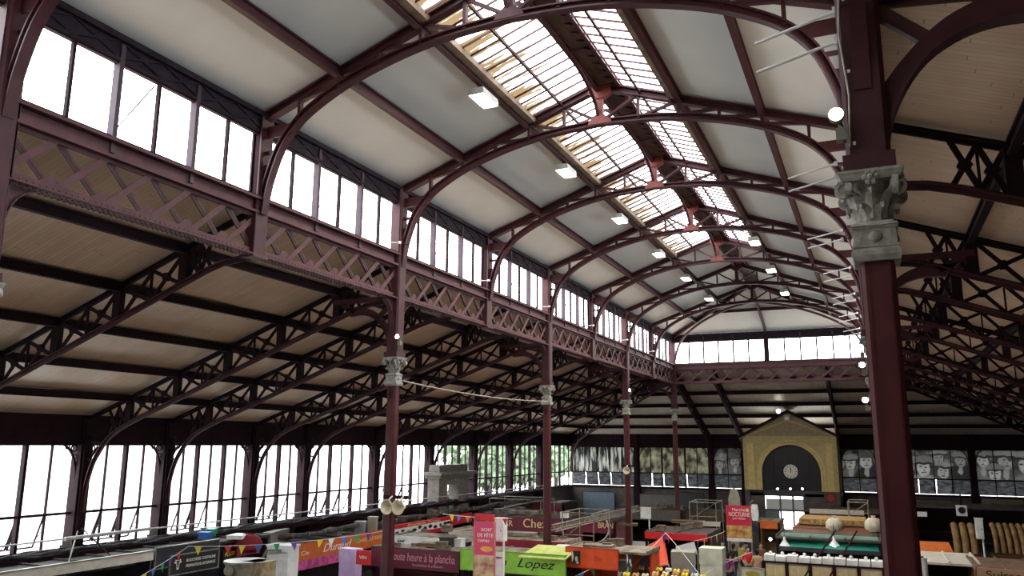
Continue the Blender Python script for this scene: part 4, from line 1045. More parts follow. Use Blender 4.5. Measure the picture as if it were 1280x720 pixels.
# dark red dome and panel
p = at(309, 679, X=XP+0.1); t = thing('round_awning', 'dark red rounded awning at the stall between the black banner and the orange sign', 'awning', p)
mb = MB(); mb.lathe([(0.0,0.30),(0.22,0.27),(0.40,0.16),(0.48,0.0),(0.46,-0.16)], (0,0,0), 18, False); mb.build('dome', DRED, t, True)
for k in range(6): a = k*PI/3; mb = MB(); mb.tube([(0.48*math.cos(a),0.48*math.sin(a),0.0),(0.23*math.cos(a),0.23*math.sin(a),0.275),(0,0,0.31)], 0.012, 5); mb.build('rib', DRED, t)
pb, Lb, hb = flank(297, 684, 696, 328, XP+0.3); sign('red_valance', 'dark red valance below the rounded awning', pb, Lb, hb, DRED, PI/2, (), cat='valance')
# big steel extractor hood and white duct box
p = at(306, 712, Y=19.0); t = thing('extractor_hood', 'big weathered steel extractor hood, bowl-shaped, at the lower left', 'hood', p)
mb = MB(); mb.lathe([(0.32,-0.5),(0.42,-0.28),(0.52,0.05),(0.56,0.18),(0.6,0.2),(0.6,0.26),(0.55,0.26)], (0,0,0), 24); mb.build('bowl', STEEL, t, True)
mb = MB(); mb.lathe([(0.12,-0.14),(0.13,0.0)], (-0.02,-0.56,0.05), 14, axis='y'); mb.build('port', STEEL, t)
mb = MB(); mb.box((0.12,-0.2,-0.45),(0.75,0.45,0.22)); mb.box((0.1,-0.22,0.22),(0.78,0.47,0.26)); mb.build('plenum_box', M_('rusty_sheet',(164,146,112),0.6,0.3,5), t)
mb = MB(); mb.lathe([(0.1,-p.z),(0.1,-0.5)], (0,0,0), 10); mb.build('stand', STEEL, t)
p, w_, h_ = front(333, 360, 683, 718, 20.5); t = thing('white_duct', 'tall white ventilation duct box right of the steel hood', 'duct', p)
mb = MB(); mb.box((0,0,-p[2]),(w_,0.5,h_)); mb.box((-0.03,-0.03,h_-0.02),(w_+0.03,0.53,h_+0.04)); mb.build('casing', WHITEP, t)
mb = MB(); mb.sweep([(-0.55,-0.1,-0.3),(0.1,-0.1,h_-0.12),(0.62,-0.1,h_-0.10)], rect(0.07,0.07), (0,1,0)); mb.build('bent_arm', M_('olive_pipe',(120,116,92)), t)
# orange sign
so = sign('charcuterie_sign', 'long orange shop sign with white script name, left of the nearest column', p1, L1, h1, ORANGE, PI/2, [('& Cie', 0.12, 0.42, 0.26, TXTW, 0.12, 0), ('Durand', 0.46, 0.5, 0.52, TXTW, 0.30, 0.35), ('CHARCUTERIE', 0.83, 0.56, 0.26, TXTC, 0.30, 0)], frame=M_('red_edge',(170,50,30)))
pd, Ld, hd = flank(362, 704, 716, 440, XP+0.06)
t = thing('pink_drape', 'pink and magenta patterned drape hanging below the orange sign', 'drape', pd, PI/2); mb = MB()
n = 40
for k in range(n):
    a, b = Ld*k/n, Ld*(k+1)/n; ya, yb = 0.03*math.sin(k*1.3), 0.03*math.sin((k+1)*1.3); mb.add([(a,ya,0),(b,yb,0),(b,yb,hd),(a,ya,hd),(a,ya+0.01,0),(b,yb+0.01,0),(b,yb+0.01,hd),(a,ya+0.01,hd)], [(0,1,2,3),(7,6,5,4),(3,2,6,7),(0,4,5,1)])
mb.build('cloth', PINK, t)
p, w_, h_ = front(424, 444, 686, 716, 23.6); crate(p[0]+w_/2, 23.8, 0, w_, 0.4, h_+p[2], LILAC, 'lilac cabinet panel below the orange sign', 0, 'cabinet', 'lilac_cabinet')
p, w_, h_ = front(445, 463, 688, 706, 23.2); sign('heart_sign', 'small red panel with tiny white letters left of the nearest column', p, w_, h_, RED, 0, [('VIN', 0.5, 0.5, 0.25, TXTW, 0.5, 0)])
# red and white butcher signs
X2 = XP+0.02
r0 = at(492, 657, X=X2); r1 = at(492, 690, X=X2); rl = at(590, 640, X=X2).y-r0.y
hh = r0.z-at(492, 660.5, X=X2).z
z_a = r0.z; z_b = at(492, 661, X=X2).z; z_c = at(492, 670.5, X=X2).z; z_d = at(492, 676, X=X2).z; z_e = at(492, 687, X=X2).z
sr = sign('butcher_sign', 'red shop sign with white script above a cow-patterned white band', (X2, r0.y, z_c-0.0), rl, z_a-z_c, RED, PI/2, [('Boucherie Thomas', 0.35, 0.80, 0.26, TXTC, 0.40, 0.25)])
mb = MB(); mb.box((0.0,-0.02,0.0),(rl*0.68,0.0,(z_b-z_c)*0.9)); bnd = mb.build('white_band', WHITEP, sr)
mb = MB(); rnd = random.Random(3)
for k in range(11):
    fx = 0.03+0.05*k if k < 3 else 0.12+0.055*k
    disc(mb, rl*0.68*min(0.97, 0.05+k*0.095), (z_b-z_c)*rnd.uniform(0.25,0.7), rnd.uniform(0.10,0.22), rnd.uniform(0.05,0.1), -0.024, 9)
mb.build('cow_patches', TXTB, bnd)
sign('red_fascia', 'plain red fascia under the cow-patterned band', (X2, r0.y, z_d), rl*0.62, z_c-z_d, RED, PI/2, (), cat='fascia')
q = front(488, 581, 672, 687, 26.6); sign('white_fascia', 'white fascia with small dark lettering behind the plancha sign', q[0], q[1], q[2], WHITEP, 0, [('bœuf', 0.14, 0.6, 0.25, TXTB, 0.1, 0.2)], cat='fascia'); stall('white_booth', 'low white booth behind the plancha sign', q[0][0], q[0][0]+q[1], 26.66, 28.2, q[0][2]+q[2], WHITEP, ROOFL)
q = front(560, 596, 664, 676, 29.0); sign('pale_awning_edge', 'pale sagging awning edge left of the pink banner', q[0], q[1], q[2], PALEE, 0, (), cat='awning'); stall('pale_booth', 'deep red booth under the pale awning edge', q[0][0], q[0][0]+q[1], 29.06, 31.0, q[0][2]+q[2], REDD, ROOFL)
# junk on top of the perimeter row
CABLE = M_('dusty_cables', (74,72,76), 0.8, 0.35, 8)
t = thing('cable_tray', 'long sagging bundle of dark cables on a tray under the left windows', 'cable tray', (XW+0.75, 9, 3.42)); L_ = 42.0
mb = MB(); mb.box((-0.25,0,-0.04),(0.25,L_,0.0)); mb.box((-0.26,0,-0.04),(-0.24,L_,0.1)); mb.box((0.24,0,-0.04),(0.26,L_,0.1)); mb.build('tray', IRON_DARK, t)
rnd = random.Random(11)
for c in range(7):
    x = -0.2+0.065*c; pts = [(x+rnd.uniform(-0.04,0.04), L_*k/60, 0.06+rnd.uniform(0,0.14)) for k in range(61)]
    mb = MB(); mb.tube(bez(pts,2), 0.045, 6); mb.build('cable', CABLE, t)
t = thing('insulated_duct', 'thick grey lagged duct lying on the stall roofs along the left wall', 'duct', (XW+1.35, 9, 3.12)); mb = MB()
pts = [(0.03*math.sin(k*0.9), 40.0*k/80, 0.05*math.sin(k*0.7)) for k in range(81)]; mb.tube(pts, 0.085, 10); mb.build('lagging', M_('grey_lagging',(96,92,94),0.85,0.35,5,bump=0.5), t, True)
mb = MB()
for k in range(40): mb.lathe([(0.095,-0.02),(0.095,0.02)], (0.03*math.sin(k*1.8),1.0*k+0.2,0.0), 10, axis='y')
mb.build('straps', STEEL, t)
p = at(0, 684, X=XW+1.0)
t = thing('white_conduit', 'long thin white conduit tube running along the left wall below the windows', 'tube', (XW+1.0, 9, p.z)); mb = MB(); mb.tube([(0,0,0),(0,9,0.03),(0,9.0,0.03),(0,43,-0.1)], 0.022, 8); mb.tube([(0,6.4,0.02),(0,9.2,0.03)], 0.05, 8); mb.build('tube', WHITEP, t)
for k in range(9): mb = MB(); mb.tube([(0,2+4.6*k,-0.02),(0,2+4.6*k,3.12-p.z+0.1)], 0.012, 5); mb.build('stand', STEEL, t)
for (px, py, X, s, m, lab) in ((255,668,-19.6,(0.5,0.5,0.25),NAVY,'slate grey crate on the butcher stall roof'), (247,673,-19.3,(0.35,0.3,0.22),BLUE,'small blue crate on the butcher stall roof'), (255,670,-19.2,(0.3,0.25,0.25),GRN,'teal plastic tub on the butcher stall roof'), (290,672,-19.3,(0.5,0.7,0.12),WHITEP,'flat white carton on the stall roof by the dark red dome'), (345,672,-19.7,(0.3,1.6,0.5),M_('grey_board',(136,130,120)),'leaning grey board above the white duct box'), (411,668,-19.4,(0.5,0.5,0.28),M_('wrapped_bale',(176,150,140)),'wrapped pale bundle on the roof behind the orange sign'), (451,660,-19.6,(0.4,0.4,0.55),M_('light_grey_box',(176,178,182)),'light grey upright box behind the orange sign'), (466,655,-19.2,(0.35,0.3,0.6),M_('kraft_carton',(170,158,138)),'tilted pale carton left of the nearest column')):
    q = on_roof(px, py+2)
    if q is None: q = at(px, py, X=X); q.z -= s[2]/2; print('no roof under', lab)
    crate(q.x, q.y, q.z, *s, m, lab, 0.3)
# stone gate pillar with bright opening
STONE = M_('grey_stone', (132,124,116), 0.9, 0.2, 5)
xg = XW+0.95; q0, q1 = at(549, 600, X=xg), at(586, 600, X=xg); zt = at(560, 590, X=xg).z
t = thing('stone_gate_pillar', 'square grey stone gate pillar with cornice against the left windows', 'pillar', (XW+0.3, q0.y, 0)); Lg = q1.y-q0.y
mb = MB(); mb.box((0,0,0),(0.65,Lg*0.27,zt-0.3)); mb.box((0,Lg*0.66,0),(0.65,Lg,zt-0.3)); mb.box((0,Lg*0.27,4.4),(0.65,Lg*0.66,zt-0.3)); mb.build('masonry', STONE, t)
mb = MB(); mb.box((-0.1,-0.15,zt-0.3),(0.8,Lg+0.25,zt-0.15)); mb.box((-0.1,-0.3,zt-0.15),(0.95,Lg+0.4,zt)); mb.box((0,0.1,zt),(0.6,Lg-0.1,zt+0.35)); mb.build('cornice', STONE, t)
mb = MB(); mb.box((0.3,Lg*0.44,2.4),(0.36,Lg*0.49,3.9)); mb.build('glazing_bar', STEEL, t)

# --- island stalls
def island(px0, px1, pyt, pyb, Y, d, signargs, stallname, stalllabel, wallm, roofm, seed=1, ex0=0.0, ex1=0.0, **k):
    p, w, h = front(px0, px1, pyt, pyb, Y)
    s = stall(stallname, stalllabel, p[0]-ex0, p[0]+w+ex1, Y+0.06, Y+d, p[2]+h, wallm, roofm, None, True, 0, seed, **k)
    nm, lab, m, lines = signargs[:4]
    return sign(nm, lab, p, w, h, m, 0, lines, frame=signargs[4] if len(signargs) > 4 else None), p, w, h
_, pp, pw_, ph = island(464, 573, 687, 711, 24.5, 1.5, ('plancha_sign', 'maroon sign lettered for hot food at all hours, right of the nearest column', MAROON, [('toute heure à la plancha', 0.60, 0.58, 0.44, TXTR, 0.72, 0.12), ('brochettes & poissons', 0.66, 0.2, 0.14, TXTR, 0.34, 0)], M_('maroon_edge',(70,18,34))), 'grill_stall', 'grill stall under the maroon plancha sign', MAROON, ROOFL, 2)
_, gp, gw, gh = island(576, 706, 691, 716, 24.2, 1.5, ('green_sign', 'apple green stall sign with black script at the bottom of the view', GREEN, [('Simon', 0.30, 0.5, 0.42, TXTB, 0.30, 0.4), ('Lopez', 0.72, 0.5, 0.46, TXTB, 0.36, 0.4)], M_('green_edge',(120,168,60))), 'green_stall', 'apple green stall below the green script sign', DARKIN, ROOFL, 3, counterm=GREEN)
t = thing('sloping_board', 'pale yellow-green board lying over the top edge of the green sign', 'board', (gp[0]+gw*0.58, 24.1, gp[2]+gh-0.08), 0); mb = MB(); mb.add([(0.0,0,0),(1.55,0,0),(1.75,0.9,0.28),(0.3,0.9,0.28),(0.0,0,-0.03),(1.55,0,-0.03),(1.75,0.9,0.25),(0.3,0.9,0.25)], [(0,1,2,3),(7,6,5,4),(0,4,5,1),(1,5,6,2),(2,6,7,3),(3,7,4,0)]); mb.build('panel', M_('pale_lime',(206,214,130)), t)
_, op, ow, oh = island(708, 772, 686, 710, 24.6, 1.6, ('vermilion_sign', 'orange-red stall sign with a dark portrait print at its left end', ORED, [('Chez', 0.62, 0.5, 0.28, M_('rust_letter',(190,62,24)), 0.16, 0.2)], M_('vermilion_edge',(180,50,24))), 'orange_stall', 'orange-red stall right of the green one', ORED, ROOFL, 4, ex1=0.9)
def portrait(px0, px1, pyt, pyb, Y, label):
    p, w, h = front(px0, px1, pyt, pyb, Y); t = sign('portrait_panel', label, p, w, h, BLACKG, 0, (), th=0.03, cat='picture')
    mb = MB()
    mb.add([(w*0.1,-0.006,0.04),(w*0.3,-0.006,h*0.5),(w*0.2,-0.006,h*0.95),(w*0.05,-0.006,h*0.95)], [(0,1,2,3)]); disc(mb, w*0.6, h*0.4, w*0.16, h*0.2, -0.006, 12); mb.add([(w*0.5,-0.006,h*0.05),(w*0.9,-0.006,h*0.05),(w*0.75,-0.006,h*0.28)], [(0,1,2)]); mb.build('printed_figure', M_('print_white',(214,206,200)), t)
portrait(714, 725, 688.5, 705, 24.5, 'dark portrait print on the left end of the orange-red sign')
portrait(783, 791, 692, 708, 24.5, 'second dark portrait print right of the orange-red sign')
# pink totem banner and cabinet on a pole
p, w_, h_ = front(593, 617.5, 653, 724, 21.8)
pk = M_('totem_print', (226,60,120), 0.5, 0.1, 1.5, col2=(206,84,90))
t = sign('pink_totem', 'tall pink banner with big white letters in front of the green stall', p, w_, h_, pk, 0, [('SOIF', 0.6, 0.87, 0.055, TXTW, 0.55, 0.1), ('DE FÊTE', 0.55, 0.77, 0.065, TXTW, 0.8, 0), ('TAPAS', 0.45, 0.67, 0.05, TXTW, 0.6, 0.1)], cat='banner', frame=M_('totem_frame',(206,120,120)))
mb = MB(); mb.box((0,-0.008,0),(w_,-0.002,h_*0.42)); f = mb.build('photo_print', M_('food_print',(214,190,150),0.5,0.3,4,col2=(150,60,60)), t)
mb = MB(); disc(mb, w_*0.62, h_*0.53, w_*0.32, h_*0.05, -0.006, 14); mb.build('yellow_splash', M_('yolk_print',(240,180,70)), t)
mb = MB(); mb.box((-0.02,0.05,-p[2]),(0.04,0.1,0)); mb.box((w_-0.04,0.05,-p[2]),(w_+0.02,0.1,0)); mb.build('leg', STEEL, t)
sign('banner_cap', 'red cloth tied over the top of the pink banner', (p[0]+0.02, 21.75, p[2]+h_+0.05), w_-0.04, 0.18, RED, 0, (), th=0.12, cat='cloth')
cabinet(617.5, 629, 649, 677, 22.6, 'tall white cabinet on a pole beside the pink banner')
q = front(618, 629, 690, 724, 22.68); sign('list_poster', 'narrow white poster with grey photos under the white cabinet', q[0], q[1], q[2], WHITEP, 0, [('menu', 0.5, 0.8, 0.1, TXTB, 0.6, 0)], cat='poster')
# maroon stalls behind the green one
_, cp, cw, ch = island(600, 702, 646, 664, 36.5, 3.2, ('maroon_sign', 'dark maroon sign starting with Chez in pale letters, crossed by the second column', MAROON, [('BAR', 0.33, 0.5, 0.42, TXTC, 0.16, 0), ('Chez', 0.68, 0.55, 0.62, TXTC, 0.28, 0)]), 'bar_stall', 'dark maroon bar stall behind the second column', MAROON, ROOFD, 5)
island(598, 706, 675, 690, 27.0, 1.6, ('maroon_fascia', 'plain dark maroon fascia just above the green stall', REDD, ()), 'maroon_stall', 'dark maroon stall between the green stall and the bar', REDD, ROOFL, 6)
island(722, 766, 650, 666, 35.5, 3.0, ('brand_sign', 'maroon sign with the white letters BRAN at its right end', MAROON, [('BRAN', 0.8, 0.58, 0.45, TXTC, 0.42, 0)]), 'brand_stall', 'dark maroon stall right of the second column', MAROON, ROOFD, 7)
island(806, 884, 666.5, 675, 33.0, 3.0, ('red_fascia_band', 'bright red plain fascia band behind the orange stall', RED, ()), 'red_band_stall', 'stall with a bright red fascia band in mid nave', DARKIN, ROOFD, 8)
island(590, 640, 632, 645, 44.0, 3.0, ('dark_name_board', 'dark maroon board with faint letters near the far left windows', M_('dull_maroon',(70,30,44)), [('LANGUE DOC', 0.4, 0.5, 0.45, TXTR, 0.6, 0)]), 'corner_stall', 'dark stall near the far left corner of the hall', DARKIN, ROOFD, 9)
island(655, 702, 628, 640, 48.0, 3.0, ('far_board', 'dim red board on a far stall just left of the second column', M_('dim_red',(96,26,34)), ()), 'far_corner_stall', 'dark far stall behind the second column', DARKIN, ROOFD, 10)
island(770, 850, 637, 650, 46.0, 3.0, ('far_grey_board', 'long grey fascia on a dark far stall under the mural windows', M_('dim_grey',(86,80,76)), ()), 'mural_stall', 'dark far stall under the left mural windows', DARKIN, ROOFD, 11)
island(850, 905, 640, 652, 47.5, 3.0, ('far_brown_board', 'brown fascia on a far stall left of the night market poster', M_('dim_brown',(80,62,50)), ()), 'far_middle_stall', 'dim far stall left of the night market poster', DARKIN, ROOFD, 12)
# food in the middle: pale tilted parasols and boards
def parasol(px, py, Y, r, m, label, tilt=0.0):
    p = at(px, py, Y=Y); t = thing('square_parasol', label, 'parasol', (p.x, p.y, 0))
    mb = MB(); a = r; top = (0,0,p.z); c = [(-a,-a,p.z-0.45+tilt),(a,-a,p.z-0.45-tilt),(a,a,p.z-0.45-tilt),(-a,a,p.z-0.45+tilt)]
    vs = [top]+c+[(x,y,z-0.15) for x, y, z in c]; mb.add(vs, [(0,1,2),(0,2,3),(0,3,4),(0,4,1)]+[(1+k,1+(k+1)%4,5+(k+1)%4,5+k) for k in range(4)]); mb.build('canopy', m, t)
    mb = MB(); mb.tube([(0,0,0),(0,0,p.z+0.08)], 0.03, 8); mb.lathe([(0.3,0),(0.3,0.06),(0.05,0.1)], (0,0,0), 12); mb.build('pole', WOOD, t)
    for k in range(4): mb = MB(); mb.tube([(0,0,p.z-0.05),(c[k][0],c[k][1],c[k][2])], 0.012, 5); mb.build('rib', WOOD, t)
PALE = M_('pale_canvas', (206,206,186), 0.8)
p, w_, h_ = front(838, 866, 690, 706, 28.0); crate(p[0]+w_/2, 28.3, 0, w_, 0.7, h_+p[2], M_('grey_canvas',(150,150,142),0.85), 'grey canopy box left of the tall pale cabinet', 0.15, 'canopy', 'canvas_canopy')
p, w_, h_ = front(874, 902, 686, 724, 25.5); t = crate(p[0]+w_/2, 25.9, 0, w_, 0.6, h_+p[2], PALE, 'tall pale cabinet with yellow streamers at the bottom centre', 0, 'cabinet', 'pale_cabinet')
p, w_, h_ = front(927, 955, 711, 726, 27.5); s = sign('lemon_sign', 'pale framed sign with a lemon-yellow patch at the bottom, below the shoppers', p, w_, h_, PALE, 0, (), frame=STEEL); mb = MB(); disc(mb, w_*0.5, h_*0.55, w_*0.33, h_*0.25, -0.01, 12); mb.build('yellow_patch', OLV, s)
p, w_, h_ = front(772, 786, 699, 724, 25.0); s = sign('photo_poster', 'pale poster with grey photo hanging in front of the orange stall', p, w_, h_, WHITEP, 0, (), cat='poster'); mb = MB(); mb.box((w_*0.15,-0.01,h_*0.35),(w_*0.85,-0.004,h_*0.9)); mb.build('photo', G2, s); mb = MB(); disc(mb, w_*0.5, h_*0.2, w_*0.25, h_*0.12, -0.008, 10); mb.build('purple_patch', PUR, s)
# sloping orange sunblind with its ridge pole
def blind(pts_px, Y0, Y1, m, label, name='sloping_sunblind'):
    (x0,y0),(x1,y1),(x2,y2),(x3,y3) = pts_px; A, B, C, D = at(x0,y0,Y=Y0), at(x1,y1,Y=Y0), at(x2,y2,Y=Y1), at(x3,y3,Y=Y1)
    t = thing(name, label, 'sunblind', A); n = (B-A).cross(D-A).normalized()*0.03
    mb = MB(); q = [A-A, B-A, C-A, D-A]; mb.add([*q, *[v+n for v in q]], [(0,1,2,3),(7,6,5,4),(0,4,5,1),(1,5,6,2),(2,6,7,3),(3,7,4,0)]); mb.build('cloth', m, t)
    mb = MB(); mb.tube([q[3], q[2]], 0.035, 8); mb.tube([q[0], q[1]], 0.03, 8); mb.build('roller', STEEL, t)
    mb = MB(); mb.tube([q[0], V((q[0].x,q[0].y,-A.z))], 0.03, 6); mb.build('post', STEEL, t); mb = MB(); mb.tube([q[1], V((q[1].x,q[1].y,-A.z))], 0.03, 6); mb.build('post', STEEL, t)
blind([(797,712),(836,706),(830,672),(797,690)], 27.2, 29.5, M_('red_orange_cloth',(206,74,48)), 'sloping red-orange sunblind right of the orange stall')
blind([(846,704),(872,692),(868,678),(845,684)], 29.5, 31.5, M_('grey_cloth',(150,146,140)), 'grey sloping sheet in mid nave below the red fascia band')
# counters heaped with goods seen under the bunting
rnd = random.Random(5)
for k, (px, py, Y) in enumerate(((812,716,24.0),(850,714,24.5),(830,708,25.5))):
    p = at(px, py, Y=Y); zc = p.z-0.25
    nm = ('left','right','rear')[k]
    t = thing('display_table', 'goods table at the bottom centre under the bunting, %s of three' % nm, 'table', (p.x,p.y,0), 0, 'goods tables under the bunting')
    mb = MB(); mb.box((-0.85,-0.35,zc-0.06),(0.85,0.35,zc)); mb.build('table_top', WOOD, t)
    for sx in (-0.78,0.78):
        for sy in (-0.28,0.28): mb = MB(); mb.box((sx-0.04,sy-0.04,0),(sx+0.04,sy+0.04,zc-0.06)); mb.build('leg', WOOD, t)
    for j in range(6):
        x = -0.7+0.28*j; cm = (YEL, M_('bread',(206,160,96)), M_('cream_goods',(232,214,176)), M_('tan_goods',(190,140,90)), YEL, WHITEP)[(j+k) % 6]
        g = thing('goods_basket', '%s basket from the left on the %s goods table under the bunting' % (ORD[j].replace('nearest','first'), nm), 'basket', (p.x+x, p.y+rnd.uniform(-0.1,0.1), zc), 0, 'baskets on the goods tables')
        mb = MB(); mb.lathe([(0.09,0),(0.13,0.1),(0.135,0.12)], (0,0,0), 12); mb.build('basket', WOOD, g)
        mb = MB()
        for q in range(7): a = q*0.9; mb.ball((0.065*math.cos(a)*(q > 0), 0.065*math.sin(a)*(q > 0), 0.13+0.03*(q % 2)), 0.055, 8, 5)
        go = mb.build('goods', cm, g); go['kind'] = 'stuff'
# night market poster, feather flag
p, w_, h_ = front(908, 940, 632, 677, 44.0)
t = sign('night_market_poster', 'red night market poster with a golden picture below, hung in mid hall', p, w_, h_, M_('poster_red',(206,40,72)), 0, [('Marché', 0.5, 0.88, 0.09, TXTW, 0.5, 0), ('NOCTURNE', 0.52, 0.75, 0.12, TXTW, 0.82, 0), ('aux Halles', 0.5, 0.64, 0.06, TXTW, 0.5, 0)], cat='poster')
mb = MB(); mb.box((0,-0.01,0.12*h_),(w_,-0.004,0.44*h_)); mb.build('picture', M_('golden_print',(226,190,110),0.5,0.3,3,col2=(150,70,40)), t); mb = MB(); mb.box((0,-0.01,0.0),(w_,-0.004,0.10*h_)); mb.build('white_strip', WHITEP, t); mb = MB(); disc(mb, w_*0.84, h_*0.88, w_*0.07, w_*0.07, -0.008, 12); mb.build('sun_mark', TXTC, t)
mb = MB(); mb.box((0.03,0.05,-p[2]),(0.1,0.1,0.2)); mb.box((w_-0.1,0.05,-p[2]),(w_-0.03,0.1,0.2)); mb.build('leg', STEEL, t)
p = at(945, 676, Y=43.0)
t = thing('feather_flag', 'white feather flag with dark blue lower half right of the red poster', 'flag', (p.x, p.y, 0)); zt = at(944, 628, Y=43).z; zm = at(944, 651, Y=43).z; zl = at(944, 668, Y=43).z
def feather(z0, z1, m, nm, wd):
    mb = MB(); n = 8; l_ = []; r_ = []
    for k in range(n+1): z = z0+(z1-z0)*k/n; u = k/n; l_.append((-wd*(0.6+0.3*math.sin(u*PI)),0.02*math.sin(u*6),z)); r_.append((wd*(0.7+0.25*math.sin(u*PI)),0.02*math.cos(u*5),z))
    mb.strip(l_, r_, (0,0.015,0)); return mb.build(nm, m, t)
feather(zm, zt-0.1, WHITEP, 'white_cloth', 0.2); feather(zl, zm, NAVY, 'blue_cloth', 0.17)
mb = MB(); mb.tube([(-0.18,0.02,0),(-0.18,0.02,zt),(-0.05,0.02,zt+0.1)], 0.02, 6); mb.lathe([(0.3,0),(0.3,0.05),(0.04,0.08)], (-0.18,0.02,0), 12); mb.build('pole', STEEL, t)
p, w_, h_ = front(950, 972, 651, 661, 44.0); sign('orange_counter_sign', 'small orange fascia right of the feather flag', p, w_, h_, ORANGE, 0, (), cat='fascia')
stall('lit_stall', 'cream stall below the small orange fascia', p[0]-0.1, p[0]+w_+0.1, 44.1, 46.0, p[2]+h_, BEIGE, ROOFL)
small_lamp(963, 674, 40.0, 0.07, 'small bright lamp left of the teal awning')
t = thing('pale_statue_board', 'tall pale rounded board standing behind the red poster', 'board', at(918, 632, Y=48)); mb = MB(); zz = at(918,632,Y=48).z; mb.prism([(-0.3,-zz),(0.3,-zz),(0.32,0.4),(0.2,0.85),(0,1.0),(-0.2,0.85),(-0.32,0.4)], (0,0.06,0)); mb.build('board', M_('pale_board',(170,164,146)), t)

# --- teal stall and pale counter on the right of the nave
Yt = 34.0
p, w_, h_ = front(975, 1098, 674, 686, Yt)
st = stall('teal_stall', 'long dark stall with a teal canopy left of the foreground column', p[0]-0.15, p[0]+w_+0.1, Yt+0.06, Yt+3.2, p[2]+h_+0.02, DARKIN, ROOFD)
t = thing('teal_canopy', 'long teal green canopy band hung with bell lamps', 'canopy', p); mb = MB(); mb.add([(0,0,0),(w_,0,0),(w_,0.5,h_),(0,0.5,h_),(0,0.03,0),(w_,0.03,0),(w_,0.53,h_),(0,0.53,h_)], [(0,1,2,3),(7,6,5,4),(0,4,5,1),(1,5,6,2),(2,6,7,3),(3,7,4,0)]); mb.build('cloth', TEAL, t); mb = MB(); mb.box((0,0.48,h_-0.02),(w_,0.56,h_+0.1)); mb.build('top_rail', M_('pale_teal',(150,196,180)), t); mb = MB(); mb.box((-0.05,-0.02,-0.16),(w_+0.05,0.02,0.0)); mb.build('valance', NAVY, t)
p2, w2, h2 = front(990, 1096, 663, 671, Yt+1.4); t = thing('brown_roof_edge', 'brown roof with an orange edge above the teal canopy', 'roof', (p2[0],p2[1],p2[2])); mb = MB(); mb.add([(0,0,0.0),(w2,0,0),(w2,0.3,h2),(0,0.3,h2),(0.3,3.4,h2+0.25),(w2-0.4,3.4,h2+0.25)], [(0,1,2,3),(3,2,5,4),(0,3,4),(1,5,2),(0,4,5,1)]); mb.build('panel', M_('dark_brown_panel',(86,60,44)), t); mb = MB(); mb.box((0,0.28,h2-0.02),(w2,0.34,h2+0.04)); mb.build('orange_edge', M_('rust_orange',(170,86,40)), t)
mb = MB(); mb.box((0.2,1.0,h2+0.1),(w2-0.4,3.2,h2+0.32)); mb.build('straw_top', M_('dry_straw',(176,140,84),0.9,0.35,9,bump=0.6), t)
for px, nm in ((981,'left'),(1043,'right')):
    q = at(px, 682, Y=Yt-0.35); t = thing('bell_lamp', '%s of two white bell lamps hanging in front of the teal canopy' % nm, 'lamp', q, 0, 'bell lamps on the teal canopy')
    mb = MB(); mb.lathe([(0.04,0.34),(0.05,0.2),(0.12,0.1),(0.2,0.0),(0.19,0.0)], (0,0,0), 16, False); mb.build('shade', WHITEP, t, True); mb = MB(); mb.ball((0,0,0.03), 0.08 if px > 1000 else 0.05, 10, 6); mb.build('bulb', LAMPS, t); mb = MB(); mb.tube([(0,0,0.34),(0,0.1,0.8)], 0.01, 5); mb.build('cord', IRON_DARK, t)
for px, py, nm in ((1043,656,'left'),(1092,656,'right')):
    q = at(px, py, Y=Yt+1.9); t = thing('white_sack', '%s of two rounded white bundles on the roof above the teal canopy' % nm, 'bundle', (q.x,q.y,q.z-0.25), 0, 'white bundles on the brown roof'); mb = MB(); mb.lathe([(0.28,0),(0.36,0.15),(0.34,0.35),(0.2,0.5),(0.06,0.52),(0.1,0.6)], (0,0,0), 9); mb.build('bundle', M_('dirty_white_cloth',(206,198,176),0.8,0.15,6,bump=0.4), t, True)
Yc = 31.0; p, w_, h_ = front(955, 1105, 703, 726, Yc)
t = thing('panelled_counter', 'long beige panelled counter with dark frames at the bottom right of centre', 'counter', (p[0],Yc,0)); zt = p[2]+h_
mb = MB(); mb.box((0,0,0),(w_,0.9,zt-0.12)); mb.build('carcass', BEIGE, t)
mb = MB(); mb.box((-0.04,-0.05,zt-0.12),(w_+0.04,0.95,zt-0.06)); mb.build('worktop', IRON_DARK, t)
n = 5
for k in range(n+1): mb = MB(); x = w_*k/n; mb.box((x-0.06,-0.04,0.0),(x+0.06,0.02,zt-0.1)); mb.build('frame_post', IRON_DARK, t)
for k in range(n): mb = MB(); a, b = w_*k/n+0.12, w_*(k+1)/n-0.12; mb.box((a,-0.025,0.2),(b,0.0,zt-0.22)); f = mb.build('panel', BEIGE, t); mb = MB(); mb.box((a-0.02,-0.03,zt-0.22),(b+0.02,0.0,zt-0.18)); mb.box(((a+b)/2-0.02,-0.03,0.2),((a+b)/2+0.02,0,zt-0.22)); mb.build('trim_strip', CREAMF, f)
for k in range(10):
    x = w_*(k+0.5)/10; g = thing('paper_stack', '%s white pile from the left along the beige counter' % ORD[k].replace('nearest','first'), 'stack', (p[0]+x, Yc+0.3, zt-0.06), 0, 'white piles on the beige counter'); rnd = random.Random(k)
    mb = MB(); mb.box((-w_/20+0.02,-0.28,0),(w_/20-0.02,0.3,0.16+0.05*rnd.random())); mb.build('pile', WHITEP, g); mb = MB(); mb.lathe([(0.05,0.16),(0.06,0.26),(0.03,0.3)], (0.05*rnd.uniform(-1,1),0.05,0), 8); mb.build('pot', WHITEP, g)
t = thing('counter_canopy_frame', 'thin dark raking poles crossing above the beige counter', 'poles', (p[0],Yc-0.3,0)); 
